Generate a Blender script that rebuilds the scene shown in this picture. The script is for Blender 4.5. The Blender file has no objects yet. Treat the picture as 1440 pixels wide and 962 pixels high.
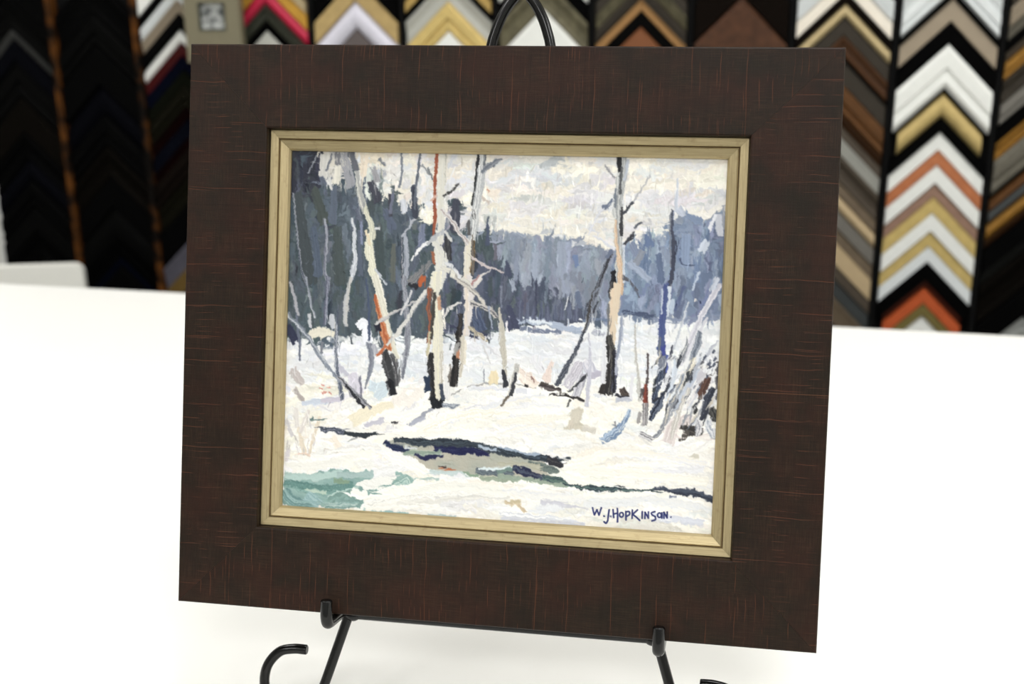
import bpy, bmesh, math, random
import numpy as np
from mathutils import Vector, Matrix, Euler

C = bpy.context.scene.collection
SC = bpy.context.scene
rad = math.radians

# ------------------------------------------------------------------ camera
CAM_H = 1.494                      # eye height; the table top is at 0.92
TABLE_Z = 0.92
PITCH, ROLL = rad(19.04), rad(-0.57)
FPX = 1800.0                       # focal length in pixels of a 1440 px wide frame (45 mm)
WYAW = rad(11.04)                  # the camera looks this far round from square-on to the sample wall (the wall runs along x)
RZ = Matrix.Rotation(WYAW, 3, 'Z')
F_ = RZ @ Vector((0, math.cos(PITCH), -math.sin(PITCH)))
U0 = RZ @ Vector((0, math.sin(PITCH), math.cos(PITCH)))
R0 = RZ @ Vector((1, 0, 0))
R_ = math.cos(ROLL) * R0 + math.sin(ROLL) * U0
U_ = -math.sin(ROLL) * R0 + math.cos(ROLL) * U0
EYE = Vector((0, 0, CAM_H))
cam_data = bpy.data.cameras.new('camera')
cam_data.sensor_width = 36.0
cam_data.lens = 45.0
cam_data.clip_start = 0.02
cam_data.dof.use_dof = True
cam_data.dof.focus_distance = 0.885
cam_data.dof.aperture_fstop = 6.3
cam = bpy.data.objects.new('camera', cam_data)
cam.matrix_world = Matrix((( R_.x, U_.x, -F_.x, EYE.x), (R_.y, U_.y, -F_.y, EYE.y), (R_.z, U_.z, -F_.z, EYE.z), (0, 0, 0, 1)))
C.objects.link(cam)
SC.camera = cam

# ------------------------------------------------------------------ light and exposure
SC.view_settings.view_transform = 'Standard'
SC.view_settings.look = 'None'
SC.view_settings.gamma = 1.0
SC.view_settings.use_curve_mapping = False
SC.view_settings.exposure = -1.0
world = bpy.data.worlds.new('world'); SC.world = world
world.use_nodes = True
wb = world.node_tree.nodes['Background']
wb.inputs[0].default_value = (1.0, 0.99, 0.98, 1); wb.inputs[1].default_value = 0.25
CEIL = 2.9
LIGHT_W = (36.0, 26.0, 21.0)          # rows: behind the camera, above it, nearest the wall
LIGHTS = [(-1.6, -1.4), (0.2, -1.4), (2.0, -1.4), (-1.6, 0.3), (0.2, 0.3), (2.0, 0.3), (-1.6, 1.75), (0.2, 1.45), (2.0, 1.1)]

# ------------------------------------------------------------------ helpers
def srgb(r, g, b, k=1.0):
    f = lambda c: (c / 12.92 if c <= 0.04045 else ((c + 0.055) / 1.055) ** 2.4) * k
    return (f(r / 255), f(g / 255), f(b / 255), 1.0)

class NT:
    """small helper for building procedural materials"""
    def __init__(self, name):
        self.m = bpy.data.materials.new(name); self.m.use_nodes = True
        self.t = self.m.node_tree; self.b = self.t.nodes['Principled BSDF']
    def n(self, kind, **kw):
        nd = self.t.nodes.new(kind)
        for k, v in kw.items():
            if k.startswith('i_'):
                key = k[2:]
                key = int(key) if key.isdigit() else key
                nd.inputs[key].default_value = v
            else: setattr(nd, k, v)
        return nd
    def l(self, a, b): self.t.links.new(a, b)
    def math(self, op, a, b=None, c=None):
        nd = self.n('ShaderNodeMath', operation=op)
        for i, v in enumerate((a, b, c)):
            if v is None: continue
            if isinstance(v, (int, float)): nd.inputs[i].default_value = v
            else: self.l(v, nd.inputs[i])
        return nd.outputs[0]
    def mix(self, fac, a, b):
        nd = self.n('ShaderNodeMix', data_type='RGBA')
        for i, v in ((0, fac), (6, a), (7, b)):
            if isinstance(v, (int, float, tuple)): nd.inputs[i].default_value = v
            else: self.l(v, nd.inputs[i])
        return nd.outputs[2]
    def noise(self, vec, scale, detail=3, rough=0.55):
        nd = self.n('ShaderNodeTexNoise'); nd.inputs['Scale'].default_value = scale
        nd.inputs['Detail'].default_value = detail; nd.inputs['Roughness'].default_value = rough
        if vec is not None: self.l(vec, nd.inputs['Vector'])
        return nd.outputs['Fac']
    def ramp(self, fac, lo, hi):
        nd = self.n('ShaderNodeMapRange', clamp=True)
        self.l(fac, nd.inputs[0]); nd.inputs[1].default_value = lo; nd.inputs[2].default_value = hi
        return nd.outputs[0]
    def bump(self, h, strength, dist):
        nd = self.n('ShaderNodeBump'); nd.inputs['Strength'].default_value = strength
        nd.inputs['Distance'].default_value = dist; self.l(h, nd.inputs['Height'])
        self.l(nd.outputs[0], self.b.inputs['Normal'])

MATS = {}
def plain(name, col, rough=0.5, metal=0.0, spec=0.5, var=0.06, scale=25.0, bump=0.0):
    """a lightly mottled procedural material"""
    if name in MATS: return MATS[name]
    t = NT(name)
    co = t.n('ShaderNodeTexCoord').outputs['Object']
    f = t.noise(co, scale, 4)
    a = tuple(c * (1 - var) for c in col[:3]) + (1,); b = tuple(min(1, c * (1 + var)) for c in col[:3]) + (1,)
    t.l(t.mix(f, a, b), t.b.inputs['Base Color'])
    t.b.inputs['Roughness'].default_value = rough; t.b.inputs['Metallic'].default_value = metal
    t.b.inputs['Specular IOR Level'].default_value = spec
    if bump: t.bump(t.noise(co, scale * 8, 3), bump, 0.0005)
    MATS[name] = t.m
    return t.m

def link_mesh(name, verts, faces, mats, parent=None, smooth=False, midx=None, uvs=None):
    me = bpy.data.meshes.new(name); me.from_pydata(verts, [], faces)
    for m in (mats if isinstance(mats, (list, tuple)) else [mats]): me.materials.append(m)
    if midx: me.polygons.foreach_set('material_index', midx)
    if smooth: me.polygons.foreach_set('use_smooth', [True] * len(me.polygons))
    if uvs:
        uvl = me.uv_layers.new(name='UVMap')
        for lp in me.loops: uvl.data[lp.index].uv = uvs[lp.vertex_index]
    me.update()
    o = bpy.data.objects.new(name, me); C.objects.link(o)
    if parent: o.parent = parent
    return o

def bm_obj(name, bm, mat, parent=None, smooth=False):
    bmesh.ops.recalc_face_normals(bm, faces=bm.faces)
    me = bpy.data.meshes.new(name); bm.to_mesh(me); bm.free()
    me.materials.append(mat)
    if smooth: me.polygons.foreach_set('use_smooth', [True] * len(me.polygons))
    o = bpy.data.objects.new(name, me); C.objects.link(o)
    if parent: o.parent = parent
    return o

def bm_box(bm, lo, hi, bevel=0.0, seg=2, rot=None):
    r = bmesh.ops.create_cube(bm, size=1.0)
    vs = r['verts']
    for v in vs:
        v.co = Vector(((v.co.x + .5) * (hi[0] - lo[0]) + lo[0], (v.co.y + .5) * (hi[1] - lo[1]) + lo[1], (v.co.z + .5) * (hi[2] - lo[2]) + lo[2]))
    if bevel:
        es = list({e for v in vs for e in v.link_edges})
        bmesh.ops.bevel(bm, geom=es, offset=bevel, segments=seg, affect='EDGES', profile=0.5)

def box(name, lo, hi, mat, parent=None, bevel=0.0, seg=2):
    bm = bmesh.new(); bm_box(bm, lo, hi, bevel, seg)
    return bm_obj(name, bm, mat, parent)

def smooth_path(pts, n=8):
    """Catmull-Rom through the points"""
    P = [Vector(p) for p in pts]; P = [2 * P[0] - P[1]] + P + [2 * P[-1] - P[-2]]
    out = []
    for i in range(1, len(P) - 2):
        for k in range(n):
            t = k / n
            a, b, c, d = P[i - 1], P[i], P[i + 1], P[i + 2]
            out.append(0.5 * ((2 * b) + (c - a) * t + (2 * a - 5 * b + 4 * c - d) * t * t + (3 * b - a - 3 * c + d) * t ** 3))
    out.append(P[-2])
    return out

def tube(name, path, r, mat, parent=None, sides=16, flat=None):
    """a rod along a path with flat, slightly chamfered ends; flat=(sx, sy) squashes its section"""
    n = len(path); verts = []; faces = []
    tang = [(path[min(i + 1, n - 1)] - path[max(i - 1, 0)]).normalized() for i in range(n)]
    up = Vector((0, 0, 1)) if abs(tang[0].z) < 0.9 else Vector((1, 0, 0))
    nrm = (up - tang[0] * up.dot(tang[0])).normalized()
    rings = []
    for i in range(n):
        nrm = (nrm - tang[i] * nrm.dot(tang[i])).normalized()
        rings.append((path[i], tang[i], nrm.copy()))
    rr = [r] * n
    ch = r * 0.18
    rings = [(path[0] - tang[0] * 0, tang[0], rings[0][2])] + [(path[0] + tang[0] * ch, tang[0], rings[0][2])] + rings[1:-1] + [(path[-1] - tang[-1] * ch, tang[-1], rings[-1][2]), (path[-1], tang[-1], rings[-1][2])]
    rr = [r - ch] + [r] * (len(rings) - 2) + [r - ch]
    for (p, t, nn), q in zip(rings, rr):
        b = t.cross(nn)
        for k in range(sides):
            a = 2 * math.pi * k / sides
            verts.append(p + nn * math.cos(a) * q * (flat[0] if flat else 1) + b * math.sin(a) * q * (flat[1] if flat else 1))
    m = len(rings)
    for i in range(m - 1):
        for k in range(sides):
            k2 = (k + 1) % sides
            faces.append((i * sides + k, i * sides + k2, (i + 1) * sides + k2, (i + 1) * sides + k))
    faces.append(tuple(range(sides - 1, -1, -1))); faces.append(tuple((m - 1) * sides + k for k in range(sides)))
    o = link_mesh(name, [tuple(v) for v in verts], faces, mat, parent)
    o.data.polygons.foreach_set('use_smooth', [len(f) == 4 for f in faces])
    return o

def thing(name, label, cat, mat4=None, group=None):
    o = bpy.data.objects.new(name, None); C.objects.link(o)
    o.empty_display_size = 0.05
    if mat4 is not None: o.matrix_world = mat4
    return tag(o, label, cat, group)
def tag(o, label, cat, group=None):
    o['label'] = label; o['category'] = cat
    if group: o['group'] = group
    return o
def struct(o):
    o['kind'] = 'structure'; return o

# ------------------------------------------------------------------ room
COLW = 0.17; WD = 13.4406 * COLW; S0 = 5.159
WH = Vector((1, 0, 0)); WN = Vector((0, -1, 0))
WO = RZ @ Vector((0, WD, 0))            # a point on the display plane, on the floor
m_wall = plain('wall_paint', srgb(226, 226, 222), 0.7, var=0.02)
m_floor = plain('floor_vinyl', srgb(112, 112, 112), 0.45, var=0.12, scale=6)
m_ceil = plain('ceiling_tile', srgb(235, 235, 230), 0.9, var=0.02)
def slab(name, cx, cy, sx, sy, z0, z1, mat, yaw=0):
    o = box(name, (-sx / 2, -sy / 2, z0), (sx / 2, sy / 2, z1), mat)
    o.location = (cx, cy, 0); o.rotation_euler = (0, 0, yaw)
    return struct(o)
def room_pt(a, b):                 # a along the back wall, b in front of it
    p = WO + WH * a + WN * b; return p.x, p.y
slab('floor', *room_pt(0, 2.4), 6.4, 5.2, -0.1, 0, m_floor)
slab('ceiling', *room_pt(0, 2.4), 6.4, 5.2, CEIL, CEIL + 0.1, m_ceil)
slab('wall_back', *room_pt(0, -0.11), 6.4, 0.1, 0, CEIL, m_wall)
slab('wall_front', *room_pt(0, 4.95), 6.4, 0.1, 0, CEIL, m_wall)
slab('wall_left', *room_pt(-3.15, 2.42), 0.1, 4.96, 0, CEIL, m_wall)
slab('wall_right', *room_pt(3.15, 2.42), 0.1, 4.96, 0, CEIL, m_wall)

# ceiling lights (troffers with a glowing diffuser and their own area lamp)
m_troffer = plain('white_enamel', srgb(240, 240, 240), 0.4, var=0.01)
tm = NT('lit_diffuser'); tm.b.inputs['Base Color'].default_value = (0.9, 0.9, 0.88, 1)
tm.b.inputs['Emission Color'].default_value = (1.0, 0.995, 0.98, 1); tm.b.inputs['Emission Strength'].default_value = 4.0
for i, (lx, ly) in enumerate(LIGHTS):
    row = ('behind the camera', 'above the camera', 'nearest the sample wall')[i // 3]
    colm = ('left', 'middle', 'right')[i % 3]
    t = thing('ceiling_light', f'square white ceiling light panel, {colm} one of the row {row}', 'ceiling light',
              Matrix.Translation((lx, ly, CEIL)), 'ceiling lights')
    bm = bmesh.new()
    for lo, hi in (((-.32, -.32, -.03), (.32, -.29, 0)), ((-.32, .29, -.03), (.32, .32, 0)), ((-.32, -.29, -.03), (-.29, .29, 0)), ((.29, -.29, -.03), (.32, .29, 0))):
        bm_box(bm, lo, hi)
    bm_obj('light_frame', bm, m_troffer, t)
    box('diffuser', (-.29, -.29, -.018), (.29, .29, -.008), tm.m, t)
    ld = bpy.data.lights.new('panel_lamp', 'AREA'); ld.shape = 'SQUARE'; ld.size = 0.56; ld.energy = LIGHT_W[i // 3]
    ld.color = (1.0, 0.995, 0.985)
    lo_ = bpy.data.objects.new('panel_lamp', ld); C.objects.link(lo_); lo_.parent = t; lo_.location = (0, 0, -0.032)

# ------------------------------------------------------------------ white work table
m_table = plain('white_laminate', srgb(246, 245, 240), 0.5, var=0.006, scale=3)
m_tleg = plain('grey_steel_leg', srgb(170, 170, 168), 0.35, 0.6)
# back edge passes through these two points of the table plane
EA = RZ @ Vector((-0.8223, 1.9793, 0)); EB = RZ @ Vector((0.7059, 1.6687, 0))
ex = (EB - EA).normalized(); ey = Vector((ex.y, -ex.x, 0))      # ey points towards the camera
tm4 = Matrix(((ex.x, -ey.x, 0, EA.x), (ex.y, -ey.y, 0, EA.y), (0, 0, 1, 0), (0, 0, 0, 1)))
tb = thing('work_table', 'large white work table with bright smooth top under the easel', 'table', tm4)
box('tabletop', (-0.55, -1.45, TABLE_Z - 0.035), (2.05, 0, TABLE_Z), m_table, tb, 0.004, 3)
for x, y in ((-0.48, -0.07), (1.98, -0.07), (-0.48, -1.38), (1.98, -1.38)):
    box('leg', (x - .025, y - .025, 0), (x + .025, y + .025, TABLE_Z - 0.035), m_tleg, tb, 0.003)

# pale panel beyond the table at the left
cabm = plain('cream_laminate', srgb(238, 237, 229), 0.5, var=0.01)
cyaw = rad(16)
_d = F_ + R_ * ((124 - 720) / FPX) - U_ * ((366 - 481) / FPX)
CABT = EYE + _d * ((2.10 - EYE.y) / _d.y); CABP = Vector((CABT.x - 0.014, CABT.y, 0))
cb = thing('standing_panel', 'pale off-white panel with a rounded top corner standing behind the table, far left', 'panel',
           Matrix.Translation(CABP) @ Matrix.Rotation(cyaw, 4, 'Z'))
CABZ = CABT.z - 0.010
def rounded_front(name, x0, x1, z0, z1, y0, y1, rr, mat, parent):
    prof = [(x0, z0), (x1, z0)]
    for k in range(9):
        a = math.pi / 2 * k / 8; prof.append((x1 - rr + rr * math.cos(a), z1 - rr + rr * math.sin(a)))
    for k in range(9):
        a = math.pi / 2 + math.pi / 2 * k / 8; prof.append((x0 + rr + rr * math.cos(a), z1 - rr + rr * math.sin(a)))
    n = len(prof)
    vs = [(x, y0, z) for x, z in prof] + [(x, y1, z) for x, z in prof]
    fs = [tuple(range(n)), tuple(range(2 * n - 1, n - 1, -1))] + [(k, k + n, (k + 1) % n + n, (k + 1) % n) for k in range(n)]
    return link_mesh(name, vs, fs, mat, parent)
rounded_front('panel_face', -0.42, 0, 0.06, CABZ, 0, 0.022, 0.018, cabm, cb)
box('base_foot', (-0.40, -0.04, 0), (-0.02, 0.10, 0.06), m_tleg, cb)

# ------------------------------------------------------------------ the framed painting's own axes
FX = RZ @ Vector((0.98470239, -0.17421507, 0.0032099)); FY = RZ @ Vector((0.04605803, 0.27800846, 0.95947379)); FN = RZ @ Vector((-0.16804717, -0.9446483, 0.2817796))
FC = EYE + RZ @ Vector((-0.0123882, 0.82928872, -0.2840468))
FM = Matrix(((FX.x, FY.x, FN.x, FC.x), (FX.y, FY.y, FN.y, FC.y), (FX.z, FY.z, FN.z, FC.z), (0, 0, 0, 1)))
OW, OH, RW = 0.45, 0.3986, 0.0583          # outer width and height, rail width
FT = 0.030                                   # rail thickness

# dark stained, crackled wood (UV: u along the rail, v across it, in metres)
SEAM_U = 9.8 + 0.0275             # a glued joint across the right-hand rail
def wood():
    t = NT('dark_crackled_wood')
    uv = t.n('ShaderNodeUVMap').outputs[0]
    sep = t.n('ShaderNodeSeparateXYZ'); t.l(uv, sep.inputs[0]); u, v = sep.outputs[0], sep.outputs[1]
    def comb(a, b):
        c = t.n('ShaderNodeCombineXYZ'); t.l(t.math('MULTIPLY', u, a), c.inputs[0]); t.l(t.math('MULTIPLY', v, b), c.inputs[1]); return c.outputs[0]
    base = t.mix(t.ramp(t.noise(comb(1, 1), 22, 3), 0.42, 0.60), srgb(33, 27, 22), srgb(44, 29, 23))
    base = t.mix(t.math('MULTIPLY', t.ramp(t.noise(comb(1, 1.3), 31, 3), 0.5, 0.68), 0.75), base, srgb(28, 27, 21))
    w1 = t.ramp(t.noise(comb(60, 1500), 1, 4, .7), 0.45, 0.72); w2 = t.ramp(t.noise(comb(1500, 60), 1, 4, .7), 0.45, 0.72)
    patch = t.ramp(t.noise(comb(1, 1), 45, 3), 0.38, 0.62)
    base = t.mix(t.math('MULTIPLY', w1, t.math('MULTIPLY_ADD', patch, 0.5, 0.12)), base, srgb(66, 54, 42))
    base = t.mix(t.math('MULTIPLY', w2, t.math('MULTIPLY_ADD', patch, 0.3, 0.12)), base, srgb(58, 43, 34))
    streak = t.ramp(t.noise(comb(420, 9), 1, 3, .6), 0.50, 0.75)
    base = t.mix(t.math('MULTIPLY', streak, 0.35), base, srgb(18, 12, 10))
    # thin reddish cracks that cross the rail
    wob = t.math('MULTIPLY', t.noise(comb(9, 22), 1, 2), 0.0045)
    uu = t.math('ADD', u, wob)
    lines = None
    for sc_, off, wd, lo, hi in ((95, 0.0, 0.018, 0.52, 0.64), (190, 7.3, 0.03, 0.54, 0.68), (40, 3.1, 0.008, 0.42, 0.54)):
        vo = t.n('ShaderNodeTexVoronoi', voronoi_dimensions='1D', feature='DISTANCE_TO_EDGE'); vo.inputs['Scale'].default_value = 1.0
        t.l(t.math('MULTIPLY_ADD', uu, sc_, off), vo.inputs['W'])
        ln = t.math('SUBTRACT', 1.0, t.ramp(vo.outputs['Distance'], wd * 0.4, wd * 1.6))
        mk = t.ramp(t.noise(comb(26, 20 + sc_ * .2), 1, 2), lo, hi)
        ln = t.math('MULTIPLY', ln, mk)
        lines = ln if lines is None else t.math('MAXIMUM', lines, ln)
    base = t.mix(t.math('MULTIPLY', lines, 0.55), base, srgb(104, 66, 48))
    seam = t.math('LESS_THAN', t.math('ABSOLUTE', t.math('SUBTRACT', u, SEAM_U)), 0.00022)
    base = t.mix(t.math('MULTIPLY', seam, 0.8), base, srgb(96, 70, 54))
    mul = t.n('ShaderNodeMix', data_type='RGBA', blend_type='MULTIPLY'); mul.inputs[0].default_value = 1.0
    t.l(base, mul.inputs[6]); mul.inputs[7].default_value = (0.86, 0.72, 0.62, 1); base = mul.outputs[2]
    t.l(base, t.b.inputs['Base Color'])
    t.b.inputs['Roughness'].default_value = 0.42
    t.b.inputs['Specular IOR Level'].default_value = 0.16
    h = t.math('ADD', t.math('MULTIPLY', w1, 0.3), t.math('SUBTRACT', t.math('MULTIPLY', w2, 0.3), lines))
    t.bump(h, 0.35, 0.0003)
    return t.m
m_wood = wood()
def gold():
    t = NT('aged_champagne_gold')
    uv = t.n('ShaderNodeUVMap').outputs[0]
    sep = t.n('ShaderNodeSeparateXYZ'); t.l(uv, sep.inputs[0])
    c = t.n('ShaderNodeCombineXYZ'); t.l(t.math('MULTIPLY', sep.outputs[0], 40), c.inputs[0]); t.l(t.math('MULTIPLY', sep.outputs[1], 900), c.inputs[1])
    f = t.ramp(t.noise(c.outputs[0], 1, 3), 0.35, 0.7)
    col = t.mix(f, srgb(186, 170, 132), srgb(164, 148, 112))
    col = t.mix(t.math('MULTIPLY', t.ramp(t.noise(uv, 160, 3), 0.58, 0.8), 0.45), col, srgb(128, 106, 72))
    t.l(col, t.b.inputs['Base Color'])
    t.b.inputs['Metallic'].default_value = 0.7; t.b.inputs['Roughness'].default_value = 0.4
    t.bump(f, 0.15, 0.0002)
    return t.m
m_gold = gold()
m_groove = plain('groove_brown', srgb(96, 76, 48), 0.6, var=0.1)

pic = thing('framed_painting', 'framed winter landscape painting in wide dark brown frame on black easel', 'painting', FM)

def mitred(name, hw, hh, prof, mats, parent, side, midx=None, seed=0):
    """one mitred length of moulding: prof is a closed loop of (inset from the outer edge, height z)"""
    axis = {'t': ((1, 0), (0, 1)), 'b': ((-1, 0), (0, -1)), 'r': ((0, -1), (1, 0)), 'l': ((0, 1), (-1, 0))}[side]
    d, o = axis; half = hw if side in 'tb' else hh; out = hh if side in 'tb' else hw
    n = len(prof); vs = []; uvs = []; NS = 1
    for e in (-1, 1):
        for q, z in prof:
            L = e * (half - q - 0.00005)
            vs.append((d[0] * L + o[0] * (out - q), d[1] * L + o[1] * (out - q), z)); uvs.append((L + 1.7 * seed + 3, q - z + .37 * seed))
    fs = [(k, (k + 1) % n, (k + 1) % n + n, k + n) for k in range(n)]
    fs += [tuple(range(n - 1, -1, -1)), tuple(range(n, 2 * n))]
    mi = (list(midx) if midx else [0] * n) + [0, 0]
    ob = link_mesh(name, vs, fs, mats, parent, midx=mi, uvs=uvs)
    b = bmesh.new(); b.from_mesh(ob.data); bmesh.ops.recalc_face_normals(b, faces=b.faces); b.to_mesh(ob.data); b.free()
    return ob
rail_prof = [(0, -FT), (0, -0.0011), (0.0004, -0.0003), (0.0012, 0), (RW - 0.0014, 0), (RW - 0.0004, -0.0004), (RW, -0.0014), (RW, -0.014), (RW - 0.006, -0.014), (RW - 0.006, -FT)]
for s_, sd in zip('tblr', (1, 2, 3, 4)):
    mitred('frame_rail', OW / 2, OH / 2, rail_prof, m_wood, pic, s_, seed=sd)
# gold liner: outer slope, groove, inner slope
LW, LH = OW / 2 - RW + 0.0006, OH / 2 - RW + 0.0006
lin = [(0, -0.020), (0, -0.0075), (0.0014, -0.0062), (0.0066, -0.0070), (0.0070, -0.0078), (0.0073, -0.0085), (0.0076, -0.0078), (0.0084, -0.0072), (0.0135, -0.0094), (0.0148, -0.0112), (0.0150, -0.020)]
for s_, sd in zip('tblr', (5, 6, 7, 8)):
    ob = mitred('gold_liner', LW, LH, lin, [m_gold, m_groove], pic, s_, midx=[0, 0, 0, 0, 1, 1, 0, 0, 0, 0, 0], seed=sd)
    ob['label'] = 'pale gold inner liner strip with a fine groove'
bk = box('backing_board', (-OW / 2 + RW - .005, -OH / 2 + RW - .005, -0.026), (OW / 2 - RW + .005, OH / 2 - RW + .005, -0.021), plain('backing_card', srgb(110, 95, 75), 0.9), pic)

# ------------------------------------------------------------------ the oil painting itself: knife strokes laid on a fine relief mesh
PW, PH = 0.1535, 0.1273
NX, NY = 760, 630
rng = np.random.RandomState(7)
def homog(src, dst):
    A = []
    for (x, y), (u, v) in zip(src, dst):
        A.append([x, y, 1, 0, 0, 0, -u * x, -u * y, -u]); A.append([0, 0, 0, x, y, 1, -v * x, -v * y, -v])
    return np.linalg.svd(np.array(A, float))[2][-1].reshape(3, 3)
# drawing coordinates of the picture (a skewed sheet) -> canvas cells
HM = homog([(409.6, 213), (1023, 225), (999.5, 750), (397.7, 710)],
           [(3, 3), (NX - 3, 3), (NX - 3, NY - 3), (3, NY - 3)])
KX = NX / 608.0
def cv(pts):
    p = np.array(pts, float); q = np.c_[p, np.ones(len(p))] @ HM.T
    return q[:, :2] / q[:, 2:]
def lin3(c):
    c = np.array(c, float) / 255
    return np.where(c <= 0.04045, c / 12.92, ((c + 0.055) / 1.055) ** 2.4)
col = np.zeros((NY, NX, 3)); col[:] = (225, 222, 215)       # display-like values while painting
hgt = np.zeros((NY, NX))
YY, XX = np.mgrid[0:NY, 0:NX].astype(float)
_lat = rng.rand(64, 512)
def n1(x, row):
    x = np.asarray(x); i = np.floor(x).astype(int); f = x - i; f = f * f * (3 - 2 * f)
    r = _lat[row % 64]; return r[i % 512] * (1 - f) + r[(i + 1) % 512] * f
_lat2 = rng.rand(256, 256)
def n2(x, y):
    i = np.floor(x).astype(int); j = np.floor(y).astype(int); f = x - i; g = y - j
    f = f * f * (3 - 2 * f); g = g * g * (3 - 2 * g)
    a = _lat2[j % 256, i % 256]; b = _lat2[j % 256, (i + 1) % 256]; c = _lat2[(j + 1) % 256, i % 256]; d = _lat2[(j + 1) % 256, (i + 1) % 256]
    return (a * (1 - f) + b * f) * (1 - g) + (c * (1 - f) + d * f) * g
def stroke(pts, w, c, c2=None, dry=0.0, th=1.0, raw=False, jit=0.06, edge=0.28, cap=0.6):
    """pts in drawing coordinates, w = width or list of widths, c/c2 = main and streak colour, dry = broken paint"""
    P = np.array(pts, float) if raw else cv(pts)
    if len(P) > 2:      # round the polyline
        Q = [P[0]]
        for i in range(len(P) - 1):
            a = P[max(i - 1, 0)]; b = P[i]; c_ = P[i + 1]; d = P[min(i + 2, len(P) - 1)]
            for t in (0.25, 0.5, 0.75, 1.0):
                Q.append(0.5 * (2 * b + (c_ - a) * t + (2 * a - 5 * b + 4 * c_ - d) * t * t + (3 * b - a - 3 * c_ + d) * t ** 3))
        P = np.array(Q)
    ws = np.atleast_1d(np.array(w, float)) * KX * 0.5
    seg = np.linalg.norm(np.diff(P, axis=0), axis=1); cum = np.r_[0, np.cumsum(seg)]; T = max(cum[-1], 1e-6)
    wmax = ws.max() * 1.4 + 2
    x0, y0 = np.maximum(np.floor(P.min(0) - wmax), 0).astype(int); x1, y1 = np.ceil(P.max(0) + wmax).astype(int) + 1
    x1 = min(x1, NX); y1 = min(y1, NY)
    if x1 <= x0 or y1 <= y0: return
    X = XX[y0:y1, x0:x1]; Y = YY[y0:y1, x0:x1]
    best = np.full(X.shape, 1e9); tt = np.zeros(X.shape); sg = np.zeros(X.shape); ov = np.zeros(X.shape)
    for i in range(len(P) - 1):
        a, b = P[i], P[i + 1]; d = b - a; L2 = d @ d
        if L2 < 1e-9: continue
        ur = ((X - a[0]) * d[0] + (Y - a[1]) * d[1]) / L2; u = np.clip(ur, 0, 1)
        oo = np.zeros(X.shape)
        if i == 0: oo = np.maximum(oo, -ur * math.sqrt(L2))
        if i == len(P) - 2: oo = np.maximum(oo, (ur - 1) * math.sqrt(L2))
        ex_, ey_ = X - a[0] - u * d[0], Y - a[1] - u * d[1]; dist = np.hypot(ex_, ey_)
        m = dist < best
        best = np.where(m, dist, best); tt = np.where(m, cum[i] + u * seg[i], tt); sg = np.where(m, np.sign(d[0] * ey_ - d[1] * ex_), sg); ov = np.where(m, oo, ov)
    s = tt / T
    hw = np.interp(s, np.linspace(0, 1, len(ws)), ws) if len(ws) > 1 else np.full(X.shape, ws[0])
    row = rng.randint(64); o1 = rng.rand() * 200
    vn = best / np.maximum(hw, .3)
    hwr = hw * (1 + edge * (n1(tt * 0.16 + o1, row) - 0.5) * 2 * (0.6 + 0.4 * sg) + edge * .8 * (n1(tt * 0.7 + o1, row + 1) - 0.5))
    al = np.clip((hwr - best) / 1.1 + 0.5, 0, 1)
    al = al * np.clip(hwr * (0.1 + 0.9 * n1(sg * best * 0.5 + o1 + 33, row + 4) * cap) - ov + 0.6, 0, 1)
    bris = n1(sg * best * 0.75 + o1 + 60 + 0.02 * tt, row + 2) * 0.65 + n1(sg * best * 1.7 + o1 + 90, row + 3) * 0.35
    if dry > 0:
        g = bris * 0.6 + n2(tt * 0.13 + o1, best * sg * 0.5 + 30 + o1) * 0.4 + (s - .5) * .12
        al = al * np.clip((g - dry * 0.75) * 9, 0, 1)
    c = np.array(c, float); cc = c[None, None, :] * np.ones(X.shape + (1,))
    if c2 is not None:
        m2 = np.clip((bris - 0.42) * 4, 0, 1)[..., None]; cc = cc * (1 - m2) + np.array(c2, float) * m2
    cc = cc * (1 + jit * ((bris - 0.5) * 2)[..., None])
    A = al[..., None]
    col[y0:y1, x0:x1] = col[y0:y1, x0:x1] * (1 - A) + cc * A
    h = th * (0.45 + 0.35 * bris + 0.35 * np.clip(vn, 0, 1) ** 3)
    H = hgt[y0:y1, x0:x1]; hgt[y0:y1, x0:x1] = H * (1 - al) + (H * 0.45 + h) * al
def poly(pts, c, c2=None, raw=False, rough=3.0):
    P = np.array(pts, float) if raw else cv(pts)
    x0, y0 = np.maximum(np.floor(P.min(0) - 4), 0).astype(int); x1, y1 = np.ceil(P.max(0) + 5).astype(int)
    x1 = min(x1, NX); y1 = min(y1, NY)
    o = rng.rand() * 90
    X = XX[y0:y1, x0:x1]; Y = YY[y0:y1, x0:x1]
    Xr = X + rough * (n2(X * .11 + o, Y * .11) - .5) * 2; Yr = Y + rough * (n2(X * .11, Y * .11 + o) - .5) * 2
    ins = np.zeros(X.shape, bool); n = len(P)
    for i in range(n):
        xa, ya = P[i]; xb, yb = P[(i + 1) % n]
        if ya == yb: continue
        cnd = ((ya > Yr) != (yb > Yr)) & (Xr < (xb - xa) * (Yr - ya) / (yb - ya) + xa)
        ins ^= cnd
    cc = np.ones(X.shape + (1,)) * np.array(c, float)
    if c2 is not None:
        m = np.clip((n2(X * .035 + o, Y * .05) - .35) * 2.5, 0, 1)[..., None]; cc = cc * (1 - m) + np.array(c2, float) * m
    col[y0:y1, x0:x1][ins] = cc[ins]
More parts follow.
